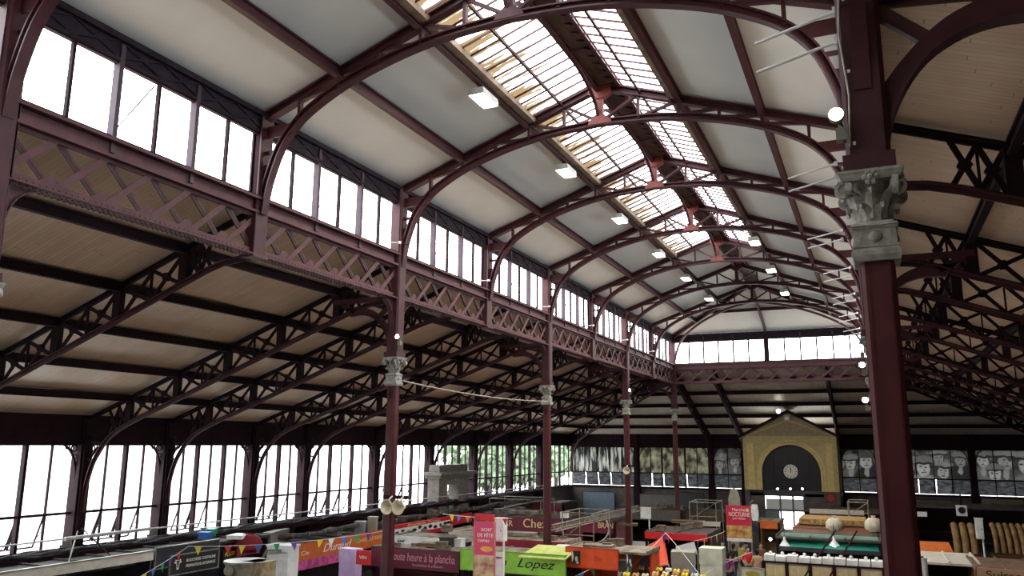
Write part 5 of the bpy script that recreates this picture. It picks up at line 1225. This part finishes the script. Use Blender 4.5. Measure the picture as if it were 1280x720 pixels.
for a, b in ((0.35,0.62),(0.55,0.80)): mb = MB(); mb.tube([(w_*a,0,zt-0.5),(w_*b,1.5,zt+1.0)], 0.03, 6); mb.build('pole', IRON_DARK, t)
# white daylight patch: bright open door panel already lies behind; shelving right of it
p, w_, h_ = front(1031, 1046, 616, 629, 50.0); s = sign('dark_red_picture', 'small square dark red picture at the right foot of the clock porch', p, w_, h_, M_('dark_red_print',(96,34,28)), 0, (), cat='picture', frame=M_('wood_edge',(90,66,46)))
mb = MB(); disc(mb, w_/2, h_/2, w_*0.3, h_*0.35, -0.008, 14); mb.build('round_motif', M_('red_print',(150,50,40)), s)
stall('brown_stall', 'brown far stall right of the clock porch', s.location.x-0.9, s.location.x+3.0, 47.0, 50.0, 3.1, DARKIN, M_('brown_roof',(96,72,56),0.8,0.3))
p, w_, h_ = front(1012, 1080, 637, 643, 46.9); sign('cream_shelf_edge', 'pale narrow fascia on the brown far stall right of the porch', p, w_, h_, CREAMF, 0, (), cat='fascia')

# --- right aisle
Yr = 41.0
for a, b, nm in ((1190,1222,'left'),(1240,1290,'right')):
    p, w_, h_ = front(a, b, 660, 691, Yr); t = thing('rolled_awning', 'golden awning of upright half-round rolls, %s one of two on the right' % nm, 'awning', p, 0, 'golden rolled awnings in the right aisle'); n = 3 if nm == 'left' else 6
    for k in range(n):
        mb = MB(); r = w_/n/2*0.86; c = w_*(k+0.5)/n; pts = bez([(c,-0.45,0),(c,-0.3,h_*0.5),(c,0.25,h_*0.95),(c,0.7,h_*1.05)], 3); mb.tube(pts, r, 10); mb.build('roll', M_('golden_roll',(150,114,74),0.7,0.3,3), t, True)
    mb = MB(); mb.box((-0.1,-0.5,-0.14),(w_+0.1,-0.35,-0.02)); mb.build('bottom_rail', WOOD, t)
    for x in (0.0, w_): mb = MB(); mb.box((x-0.05,-0.4,-p[2]),(x+0.05,-0.3,0)); mb.build('post', IRON_DARK, t)
cabinet(1220, 1229.5, 649, 674, 39.0, 'white cabinet on a pole between the two golden awnings'); 
p, w_, h_ = front(1196, 1209, 632, 645, 45.0); t = thing('wall_speaker', 'small white loudspeaker with a black round cone in the right aisle', 'loudspeaker', p); mb = MB(); mb.box((0,0,0),(w_,0.4,h_)); mb.build('case', WHITEP, t); mb = MB(); mb.lathe([(w_*0.36,-0.02),(w_*0.36,0.0)], (w_/2,0,h_*0.55), 16, axis='y'); mb.build('cone', BLACKG, t); mb = MB(); mb.box((w_/2-0.03,0.15,-p[2]),(w_/2+0.03,0.2,h_+0.6)); mb.build('pole', IRON_DARK, t)
blind([(1146,693),(1193,693),(1186,679),(1146,677)], 35.6, 36.8, M_('amber_cloth',(206,106,40)), 'amber sloping sunblind just right of the foreground column')
p, w_, h_ = front(1147, 1160, 697, 726, 27.0); t = thing('paper_roll', 'big white paper roll standing right of the foreground column', 'roll', (p[0]+w_/2,27.0,0)); mb = MB(); mb.lathe([(w_/2,0.9),(w_/2,p[2]+h_)], (0,0,0), 20); mb.build('paper', WHITEP, t); mb = MB(); mb.lathe([(0.3,0),(0.3,0.9)], (0,0,0), 12); mb.build('stand', WOOD, t); mb = MB(); mb.lathe([(0.05,p[2]+h_),(0.05,p[2]+h_+0.04)], (0,0,0), 10); mb.build('core', WOOD, t)
_, jp, jw, jh = island(1222, 1300, 712, 728, 29.0, 3.0, ('juice_sign', 'pale sign with bold dark letters at the lower right corner', M_('pale_brown',(190,150,120)), [('Suisse 2', 0.52, 0.5, 0.6, TXTB, 0.75, 0)], None), 'corner_right_stall', 'brown stall at the lower right corner', WOOD, M_('brown_top',(120,92,70),0.8,0.3), 21)
p, w_, h_ = front(1150, 1225, 703, 712, 30.0); stall('low_right_stall', 'dark stall with a pale roof edge right of the foreground column', p[0], p[0]+w_, 30.06, 33.0, p[2]+h_, DARKIN, CREAMF)
p, w_, h_ = front(1142, 1176, 640, 646, 46.5); sign('white_bracket_board', 'white narrow board above the amber sunblind', p, w_*0.5, h_, WHITEP, 0, (), cat='board'); stall('far_right_stall', 'dark far stall in the right aisle under the crowd mural', p[0]-0.1, p[0]+5.2, 46.6, 50, p[2]+h_+0.3, DARKIN, ROOFD)
stall('far_right_corner_stall', 'dim far stall under the mural at the right edge', 7.0, 10.2, 46.0, 50.0, 3.0, DARKIN, ROOFL)

# --- lighting truss, hoses, white things in the middle
q0 = at(690, 664, Z=3.35); q1 = V((q0.x+0.3, 39.0, 3.35))
t = thing('lighting_truss', 'slanting dull aluminium lighting truss over the stalls right of the second column', 'truss', q0); d = q1-q0
for o_ in ((-0.14,0,0),(0.14,0,0),(0,0,0.22)): mb = MB(); mb.tube([V(o_), d+V(o_)], 0.025, 6); mb.build('chord', STEEL, t)
mb = MB(); n = 34
for k in range(n):
    a, b = d*(k/n), d*((k+1)/n); o_ = [V((-0.14,0,0)),V((0,0,0.22)),V((0.14,0,0))]; mb.tube([a+o_[0], b+o_[1]], 0.012, 4); mb.tube([a+o_[1], b+o_[2]], 0.012, 4)
mb.build('lacing', STEEL, t)
for k in (0.1, 0.9): mb = MB(); mb.tube([d*k, V(((d*k).x,(d*k).y,-q0.z))], 0.03, 6); mb.build('leg', STEEL, t)
t = thing('white_hose', 'pale looped hose hanging below the lighting truss', 'hose', at(758, 650, Y=34)); A = at(758, 650, Y=34); mb = MB(); mb.tube(bez([at(x,y,Y=34)-A for x,y in ((758,650),(761,662),(757,672),(748,678),(735,680),(718,680))], 4), 0.035, 6); mb.build('tube', M_('pale_hose',(196,184,164)), t)
cabinet(800.5, 812, 635, 648.5, 40.0, 'small white cabinet on a pole in the middle of the hall')
for (px, py, Y, m, lab, s) in ((703,646,33,WHITEP,'small white box on the stall roof right of the second column',(0.36,0.3,0.28)), (560,678,26,M_('charcoal_box',(40,42,44)),'charcoal blower box on the grill stall roof',(0.5,0.4,0.38)), (572,680,26.2,WHITEP,'white box next to the charcoal blower on the grill stall',(0.4,0.4,0.4)), (535,682,26.4,M_('dry_herbs',(120,84,52)),'low brown tray on the grill stall roof',(0.9,0.5,0.12)), (700,689,25.6,WHITEP,'crumpled white heap at the foot of the second column',(0.4,0.4,0.2)), (625,676,30.5,M_('brown_carton',(140,100,84)),'brown carton on the maroon stall behind the pink banner',(0.4,0.4,0.25)), (655,641,38,ROOFL,'pale board pile on the bar stall roof',(1.8,0.5,0.15)), (640,668,30.5,ROOFL,'wide pale tray on the plain maroon stall roof',(1.6,0.5,0.12)), (745,684,28.5,ROOFL,'flat pale boards on the orange stall roof',(0.9,0.5,0.10)), (860,652,42,M_('dim_wood',(110,90,70)),'dim wooden boards on a far stall roof',(1.6,0.8,0.12)), (780,655,36.5,M_('straw_mat',(110,96,60)),'dry mat on the stall roof right of the maroon letters sign',(1.2,0.5,0.10)), (888,655,40,M_('pale_panel',(196,190,176)),'pale tilted board left of the night market poster',(0.9,0.2,0.2))):
    q = on_roof(px, py+2)
    if q is None: q = at(px, py, Y=Y); q.z -= s[2]/2; print('no roof under', lab)
    crate(q.x, q.y, q.z, *s, m, lab, 0.1)
# loudspeakers strapped to the nearest columns
for (px, py, Y, s, lab) in ((489,633,16.1,1.0,'pair of cream horn loudspeakers strapped to the nearest left column'), (783,588,36.1,1.0,'small white horn loudspeaker on the third left column')):
    q = at(px, py, Y=Y); t = thing('horn_loudspeaker', lab, 'loudspeaker', q); CRM = M_('cream_horn',(222,212,186))
    for dx, nm in ((-0.02,0),(0.28,1)) if s == 1.0 and px < 500 else ((0.05,0),):
        mb = MB(); mb.lathe([(0.05,0.16),(0.06,0.05),(0.13,-0.04),(0.17,-0.12),(0.15,-0.12),(0.05,0.02)], (dx,-0.05,0), 16, False, axis='y'); mb.build('horn', CRM, t, True)
        mb = MB(); mb.tube([(dx,0.0,0.0),(dx-0.05,0.02,0.16),(dx-0.02,0.1,0.22)], 0.02, 6); mb.build('stirrup', CRM, t)
    mb = MB(); mb.box((-0.28,0.10,0.16),(0.35,0.16,0.24)); mb.build('cross_arm', IRON_DARK, t)

def wire(label, a, b, r, m, sag=0.0, name='cable', cat='cable'):
    t = thing(name, label, cat, a); d = V(b)-V(a); mb = MB(); mb.tube([d*(k/16)-V((0,0,sag*4*(k/16)*(1-k/16))) for k in range(17)], r, 6); mb.build('strand', m, t); return t
wire('thin pale cable slung between the capitals of the two nearest full left columns', (XL+0.2,YI(2)+0.1,7.95), (XL+0.2,YI(4)-0.1,7.95), 0.02, M_('pale_cable',(150,140,128)), 0.12)
wire('dark guy wire slanting down from the second bright window pier', at(102,660,X=XW+0.4), at(152,708,X=XP+0.1), 0.018, IRON_DARK)
wire('pale guy wire hanging from the same pier down to the cream fascia', at(97,664,X=XW+0.4), at(82,716,X=XP+0.1), 0.018, STEEL)
t = thing('conduit', 'thin conduit with white clips climbing the massive right column above its capital', 'conduit', (XR-0.12,YI(0)-0.21,8.6)); mb = MB(); mb.tube([(0,0,0.1),(0.02,0,0.5),(-0.02,0,1.0),(0.01,0,1.5),(-0.03,0,2.2)], 0.008, 6); mb.build('tube', STEEL, t)
for z in (0.12, 0.7, 1.3): mb = MB(); mb.cbox((0.03,-0.004,z), (0.02,0.012,0.025)); mb.build('clip', WHITEP, t)
# --- bunting
def bunting(name, label, a, b, sag, flags, w=0.2, h=0.24):
    t = thing('bunting', label, 'bunting', a, 0, 'strings of coloured bunting'); d = V(b)-V(a); n = 20
    def P(u): q = d*u; q.z -= sag*4*u*(1-u); return q
    mb = MB(); mb.tube([P(k/n) for k in range(n+1)], 0.008, 5); mb.build('cord', WHITEP, t)
    side = V((d.x,d.y,0)).normalized(); nrm = V((-side.y,side.x,0))*0.006
    for u, m in flags:
        c = P(u); mb = MB(); k = 0.03*math.sin(u*17)
        tri = [c-side*w/2, c+side*w/2, c+V((0,0,-h))+side*k+nrm*6*math.sin(u*23)]
        mb.add([*tri, *[q+nrm for q in tri]], [(0,1,2),(5,4,3),(0,3,4,1),(1,4,5,2),(2,5,3,0)]); mb.build('flag', m, t)
bunting('bunting', 'bunting string rising from the lower left corner to the black banner', at(160,729,Y=14.6), at(237,682,Y=17.6), 0.03, [(0.24,YEL),(0.38,BLUE),(0.52,GRN),(0.66,PUR),(0.80,REDF)])
bunting('bunting', 'bunting string from the black banner past the dark red dome to the orange sign', at(237,683,Y=17.6), at(478,664,Y=22.5), 0.12, [(0.04,YEL),(0.18,REDF),(0.25,YEL),(0.33,BLUE),(0.42,GRN),(0.51,PUR),(0.65,YEL),(0.71,WHITEP),(0.78,BLUE),(0.85,GRN),(0.92,PUR)])
bunting('bunting', 'short bunting string between the red butcher sign and the pink banner', at(553,642,Y=22), at(640,648,Y=22), 0.04, [(0.14,YEL),(0.25,BLUE),(0.37,OLV),(0.48,PUR),(0.66,YEL),(0.9,REDF)], 0.16, 0.2)
bunting('bunting', 'bunting string across the orange stall sign', at(700,728,Y=24), at(781,688,Y=25.5), 0.05, [(0.15,YEL),(0.32,BLUE),(0.5,GRN),(0.66,PUR),(0.97,REDF)], 0.2, 0.24)
bunting('bunting', 'bunting string climbing to a peak above the red-orange sunblind', at(781,716,Y=24.5), at(832,666,Y=26.5), 0.05, [(0.12,GRN),(0.4,BLUE),(0.62,YEL),(0.96,PUR)], 0.22, 0.3)
bunting('bunting', 'bunting string falling from the peak to the bottom centre', at(832,666,Y=26.5), at(884,732,Y=23.5), -0.05, [(0.05,REDF),(0.42,OLV),(0.7,BLUE),(0.9,PUR)], 0.2, 0.26)
bunting('bunting', 'bunting string by the red fascia band in mid nave', at(868,676,Y=28), at(906,664,Y=33), 0.05, [(0.1,PUR),(0.3,YEL),(0.5,ORED),(0.7,YEL),(0.88,ORED)], 0.22, 0.3)
bunting('bunting', 'bunting string over the pale cabinet at the bottom centre', at(870,724,Y=25), at(940,690,Y=27), -0.06, [(0.1,GRN),(0.35,YEL),(0.6,REDF)], 0.22, 0.32)

# --- clutter on the stall roofs, pipe frames, panels on the far wall
rnd = random.Random(21)
spots = []
for (x0, x1, y0, y1, z, n) in ((cp[0],cp[0]+cw,36.8,39.5,cp[2]+ch,9), (-16.5,-10.2,27.3,28.4,at(650,675,Y=27.0).z,8), (pp[0],pp[0]+pw_,24.8,25.8,pp[2]+ph,4), (op[0],op[0]+ow,24.9,26.0,op[2]+oh,5), (-12.4,-10.8,35.8,38.2,at(744,650,Y=35.5).z,4), (-8.6,-6.4,33.3,35.7,at(845,666.5,Y=33).z,6), (-12.6,-9.6,46.4,48.6,at(810,637,Y=46).z,7), (XW+1.0,XP-0.3,31.0,44.0,3.05,10)):
    for k in range(n): spots.append((rnd.uniform(x0+0.3,x1-0.3), rnd.uniform(y0,y1), z))
DUST = M_('dusty_carton', (124,108,92), 0.85, 0.3, 4); c0_ = None
for x, y, z in spots:
    rot = rnd.uniform(-0.6,0.6); s_ = rnd.uniform(0.45,0.95)
    if c0_ is None: c0_ = crate(x, y, z, 0.42, 0.32, 0.26, DUST, 'dusty carton among the clutter on top of a market stall', rot, 'box', 'dusty_carton'); c0_['group'] = 'dusty cartons on the stall roofs'; o_ = c0_
    else: o_ = dup(c0_, (x,y,z), rot)
    o_.scale = (s_, s_*rnd.uniform(0.8,1.3), s_*rnd.uniform(0.6,1.2))
def pipe_frame(px0, px1, pyt, pyb, Y, d, label):
    p, w, h = front(px0, px1, pyt, pyb, Y); t = thing('pipe_frame', label, 'frame', p, 0)
    for x in (0, w):
        for y in (0, d): mb = MB(); mb.tube([(x,y,-p[2]),(x,y,h)], 0.025, 6); mb.build('upright', STEEL, t)
    for a, b in (((0,0,h),(w,0,h)),((0,d,h),(w,d,h)),((0,0,h),(0,d,h)),((w,0,h),(w,d,h)),((0,0,h*0.2),(w,0,h*0.2))): mb = MB(); mb.tube([a,b], 0.022, 6); mb.build('rail', STEEL, t)
    mb = MB(); mb.tube([(0,0,0),(w,0,h)], 0.018, 6); mb.build('brace', STEEL, t)
pipe_frame(703, 742, 641, 676, 30.0, 2.0, 'thin steel pipe frame right of the second column')
pipe_frame(612, 676, 624, 640, 41.0, 2.0, 'thin steel pipe frame on the stall roofs left of the second column')
pipe_frame(862, 895, 628, 650, 44.0, 2.0, 'thin steel pipe frame left of the night market poster')
pipe_frame(1060, 1085, 628, 645, 44.0, 2.0, 'thin steel pipe frame just left of the foreground column')
for a, b, t_, u_, m, lab in ((729,768,615,634,M_('blue_grey_panel',(96,110,122)),'blue-grey panel on the far wall under the leftmost mural'),(800,846,618,640,M_('ash_panel',(104,102,98)),'ash-grey panel on the far wall under the second mural'),(850,880,616,640,M_('soot_panel',(62,62,64)),'soot-grey panel on the far wall beside the second mural'),(1140,1190,625,640,M_('taupe_panel',(110,100,90)),'taupe panel on the far wall under the crowd mural'),(1228,1280,624,645,M_('khaki_panel',(128,122,98)),'khaki panel on the far wall under the mural at the right edge')):
    q = front(a, b, t_, u_, YF-0.25); sign('wall_hoarding', lab, (q[0][0], YF-0.25, 0.03), q[1], q[0][2]+q[2]-0.03, m, 0, (), cat='hoarding', frame=IRON_DARK)
# --- people
SKIN = M_('skin', (206,160,132), 0.6, 0.05); HAIRB = M_('brown_hair', (62,42,32), 0.8); HAIRD = M_('black_hair', (28,24,24), 0.8); JEANS = M_('dark_trousers', (44,46,60), 0.8)
def skin_mesh(name, pts, edges, rad, m, parent, sub=2):
    me = bpy.data.meshes.new(name); me.from_pydata(pts, edges, []); me.update(); o = bpy.data.objects.new(name, me); COL.objects.link(o); o.parent = parent
    md = o.modifiers.new('skin', 'SKIN'); md.use_smooth_shade = True
    if not me.skin_vertices: bpy.context.view_layer.update()
    if me.skin_vertices:
        for i, r in enumerate(rad):
            me.skin_vertices[0].data[i].radius = (r, r); me.skin_vertices[0].data[i].use_root = i == 0
    ss = o.modifiers.new('sub', 'SUBSURF'); ss.levels = sub; ss.render_levels = sub
    me.materials.append(m); return o
def person(x, y, face, label, shirt, trousers, hair, step=0.12, arm=0.25, bag=None):
    t = thing('person', label, 'person', (x,y,0), face, 'shoppers in the aisle')
    # facing -y; pelvis first
    P = [(0,0,0.95),(0,0.01,1.15),(0,0.02,1.36),(0,0.01,1.47),(0,-0.005,1.56),(0,-0.01,1.66)]
    R = [0.135,0.13,0.15,0.06,0.085,0.09]; E_ = [(0,1),(1,2),(2,3),(3,4),(4,5)]
    arms = {}; legs = {}
    for s in (-1, 1):
        b = len(P); P += [(s*0.17,0.02,1.40),(s*0.22,0.03,1.14),(s*0.22,-arm*(1 if s > 0 else 0.4),0.96+arm*0.3),(s*0.21,-arm*1.15*(1 if s > 0 else 0.4)-0.02,0.90+arm*0.4)]; R += [0.062,0.045,0.034,0.032]; E_ += [(2,b),(b,b+1),(b+1,b+2),(b+2,b+3)]; arms[s] = b
    for s in (-1, 1):
        b = len(P); P += [(s*0.095,0,0.86),(s*0.1,-s*step*0.5,0.48),(s*0.1,s*step*0.6*(-1)+0.03,0.09),(s*0.11,-s*step*0.6-0.13,0.035)]; R += [0.10,0.062,0.042,0.04]; E_ += [(0,b),(b,b+1),(b+1,b+2),(b+2,b+3)]; legs[s] = b
    body = skin_mesh('body', P, E_, R, SKIN, t)
    for s in (-1, 1):                                # hands: palm, four fingers, thumb
        w_ = V(P[arms[s]+3]); dn = (w_-V(P[arms[s]+2])).normalized(); pts = [w_+dn*0.0, w_+dn*0.05]; ed = [(0,1)]; rd = [0.025,0.026]
        for k in range(4):
            o_ = V(((k-1.5)*0.017,0,0)); b = len(pts); L = (0.05,0.065,0.06,0.045)[k]; pts += [w_+dn*0.08+o_, w_+dn*(0.08+L)+o_+V((0,0.012,0))]; ed += [(1,b),(b,b+1)]; rd += [0.009,0.007]
        b = len(pts); pts += [w_+dn*0.03+V((-s*0.035,-0.01,0)), w_+dn*0.07+V((-s*0.05,-0.02,0))]; ed += [(0,b),(b,b+1)]; rd += [0.01,0.008]
        skin_mesh('hand', pts, ed, rd, SKIN, t, 1)
    sp = [(0,0,0.93),(0,0.01,1.15),(0,0.02,1.36),(0,0.015,1.44)]; sr_ = [0.150,0.145,0.165,0.09]; se = [(0,1),(1,2),(2,3)]
    for s in (-1, 1): b = len(sp); sp += [P[arms[s]], P[arms[s]+1]]; sr_ += [0.075,0.058]; se += [(2,b),(b,b+1)]
    skin_mesh('shirt', sp, se, sr_, shirt, t)
    tp = [(0,0,0.95)]; tr_ = [0.142]; te = []
    for s in (-1, 1): b = len(tp); l = legs[s]; tp += [P[l], P[l+1], tuple(V(P[l+2])+V((0,0,0.02)))]; tr_ += [0.108,0.074,0.058]; te += [(0,b),(b,b+1),(b+1,b+2)]
    skin_mesh('trousers', tp, te, tr_, trousers, t)
    for s in (-1, 1):
        l = legs[s]; a = V(P[l+2]); mb = MB(); mb.ball((a.x,a.y-0.06,0.045), 0.1, 10, 6, (0.5,1.35,0.45)); mb.build('shoe', HAIRD, t, True)
    mb = MB(); mb.ball((0,0.015,1.665), 0.108, 14, 8, (0.92,1.0,1.05)); mb.ball((0,0.05,1.58), 0.085, 10, 6, (1,0.7,1.3)); mb.build('hair', hair, t, True)
    f = MB(); f.ball((0,-0.05,1.615), 0.085, 14, 8, (0.86,0.8,1.2)); fo = f.build('face', SKIN, t, True)
    f = MB(); f.ball((0,-0.122,1.60), 0.016, 6, 4, (0.8,1,1.4)); f.build('nose', SKIN, fo)
    f = MB()
    for s in (-1, 1): f.ball((s*0.03,-0.11,1.63), 0.011, 6, 4, (1.3,0.6,0.8))
    f.build('eyes', HAIRD, fo); f = MB(); f.ball((0,-0.112,1.565), 0.018, 8, 4, (1.3,0.4,0.4)); f.build('mouth', M_('lips',(170,90,84)), fo)
    f = MB()
    for s in (-1, 1): f.ball((s*0.078,-0.01,1.61), 0.022, 6, 4, (0.4,0.8,1.2))
    f.build('ears', SKIN, fo)
    return t
for px, py, fc, lab, sh, tr, hr in ((934,685,0.5,'shopper in a red top walking below the red poster',RED,JEANS,HAIRB),(917,681,2.6,'shopper in dark clothes with their back turned, left of the one in red',HAIRD,JEANS,HAIRD),(927,679,2.2,'shopper in an olive top behind the one in red',OLV,HAIRD,HAIRB),(946,688,3.4,'shopper in a beige top right of the one in red',M_('beige_knit',(190,160,126),0.8),JEANS,HAIRD),(910,692,3.0,'shopper in a purple top close to the tall pale cabinet',PUR,JEANS,HAIRD),(951,680,0.2,'far shopper in brown standing near the cream stall',M_('brown_coat',(110,70,54),0.8),JEANS,HAIRB)):
    q = at(px, py, Z=1.70); person(q.x, q.y, fc, lab, sh, tr, hr)
# --- outside, seen through the left windows
GRND = M_('pale_paving', (204,204,200), 0.9, 0.05)
mb = MB(); mb.box((-140,-60,-0.35),(110,170,-0.25)); o = mb.build('ground_outside', GRND); struct(o)
FACADE = M_('pale_facade', (228,226,222), 0.9, 0.03); SHUT = M_('grey_shutter', (206,208,216), 0.7, 0.03)
def house(x, y0, y1, h, lab):
    t = thing('town_house', lab, 'building', (x,y0,-0.25), 0, 'houses across the street'); L = y1-y0
    mb = MB(); mb.box((-8,0,0),(0,L,h)); mb.build('walls', FACADE, t)
    mb = MB(); mb.box((-8.2,-0.1,h),(0.4,L+0.1,h+0.25)); mb.build('eaves', SHUT, t)
    n = int(L/3)
    for k in range(n):
        for z in (1.0, 4.6):
            mb = MB(); a = L*(k+0.3)/n; b = L*(k+0.7)/n; mb.box((0,a,z),(0.06,b,z+2.0)); f = mb.build('shutter', SHUT, t)
            mb = MB(); mb.box((0,a-0.15,z-0.15),(0.12,b+0.15,z)); mb.build('ledge', FACADE, f)
house(-37, 10, 30, 9.0, 'washed-out pale house across the street, seen through the nearest left windows')
house(-37, 30.3, 50, 8.0, 'washed-out pale house seen through the middle left windows')
LEAF = M_('pale_green_leaves', (128,150,116), 0.7, 0.3, 3)  # pale green foliage with random tone
def tree(x, y, h, r, lab, seed):
    t = thing('street_tree', lab, 'tree', (x,y,-0.25), 0, 'trees outside the far left windows'); rnd = random.Random(seed)
    mb = MB(); mb.tube([(0,0,0),(0.1,0,h*0.3),(0,0.1,h*0.62)], 0.22, 8)
    for k in range(5): a = k*1.3; mb.tube([(0.05,0.05,h*0.42),(r*0.5*math.cos(a),r*0.5*math.sin(a),h*0.62)], 0.09, 6)
    mb.build('trunk', M_('dark_bark',(52,44,38),0.9), t)
    mb = MB()
    for k in range(1700):
        u = V((rnd.gauss(0,1),rnd.gauss(0,1),rnd.gauss(0,1))).normalized()*(rnd.random()**0.4)
        c = V((u.x*r,u.y*r,h*0.66+u.z*h*0.34)); e1 = V((rnd.gauss(0,1),rnd.gauss(0,1),rnd.gauss(0,1))).normalized()*0.42; e2 = e1.orthogonal().normalized()*0.24
        mb.add([c-e1, c+e2, c+e1, c-e2], [(0,1,2,3)])
    mb.build('foliage', LEAF, t)
tree(-29, 60, 9.5, 3.8, 'leafy green tree outside the left windows beyond the stone gate pillar', 1)
tree(-30, 78, 10.5, 4.6, 'leafy green tree outside, nearest the far left corner', 2)
tree(-29, 69, 9.5, 4.0, 'green tree outside between the other two street trees', 3)
# ------------------------------------------------------------------ world and daylight
w = bpy.data.worlds.new('overcast'); SC.world = w; w.use_nodes = True
bg = w.node_tree.nodes['Background']; bg.inputs[0].default_value = (0.93, 0.97, 1.0, 1); bg.inputs[1].default_value = 8.3
def portal(name, loc, rot, sx, sy):
    l = bpy.data.lights.new(name, 'AREA'); l.shape = 'RECTANGLE'; l.size = sx; l.size_y = sy; l.cycles.is_portal = True
    o = bpy.data.objects.new(name, l); COL.objects.link(o); o.location = loc; o.rotation_euler = rot
SC.view_settings.view_transform = 'Standard'; SC.view_settings.look = 'None'; SC.view_settings.gamma = 1; SC.view_settings.use_curve_mapping = False
SC.view_settings.exposure = 0.22
cy = SC.cycles
cy.max_bounces = 8; cy.diffuse_bounces = 5; cy.transparent_max_bounces = 16; cy.use_denoising = True; cy.sample_clamp_indirect = 6; cy.caustics_reflective = False
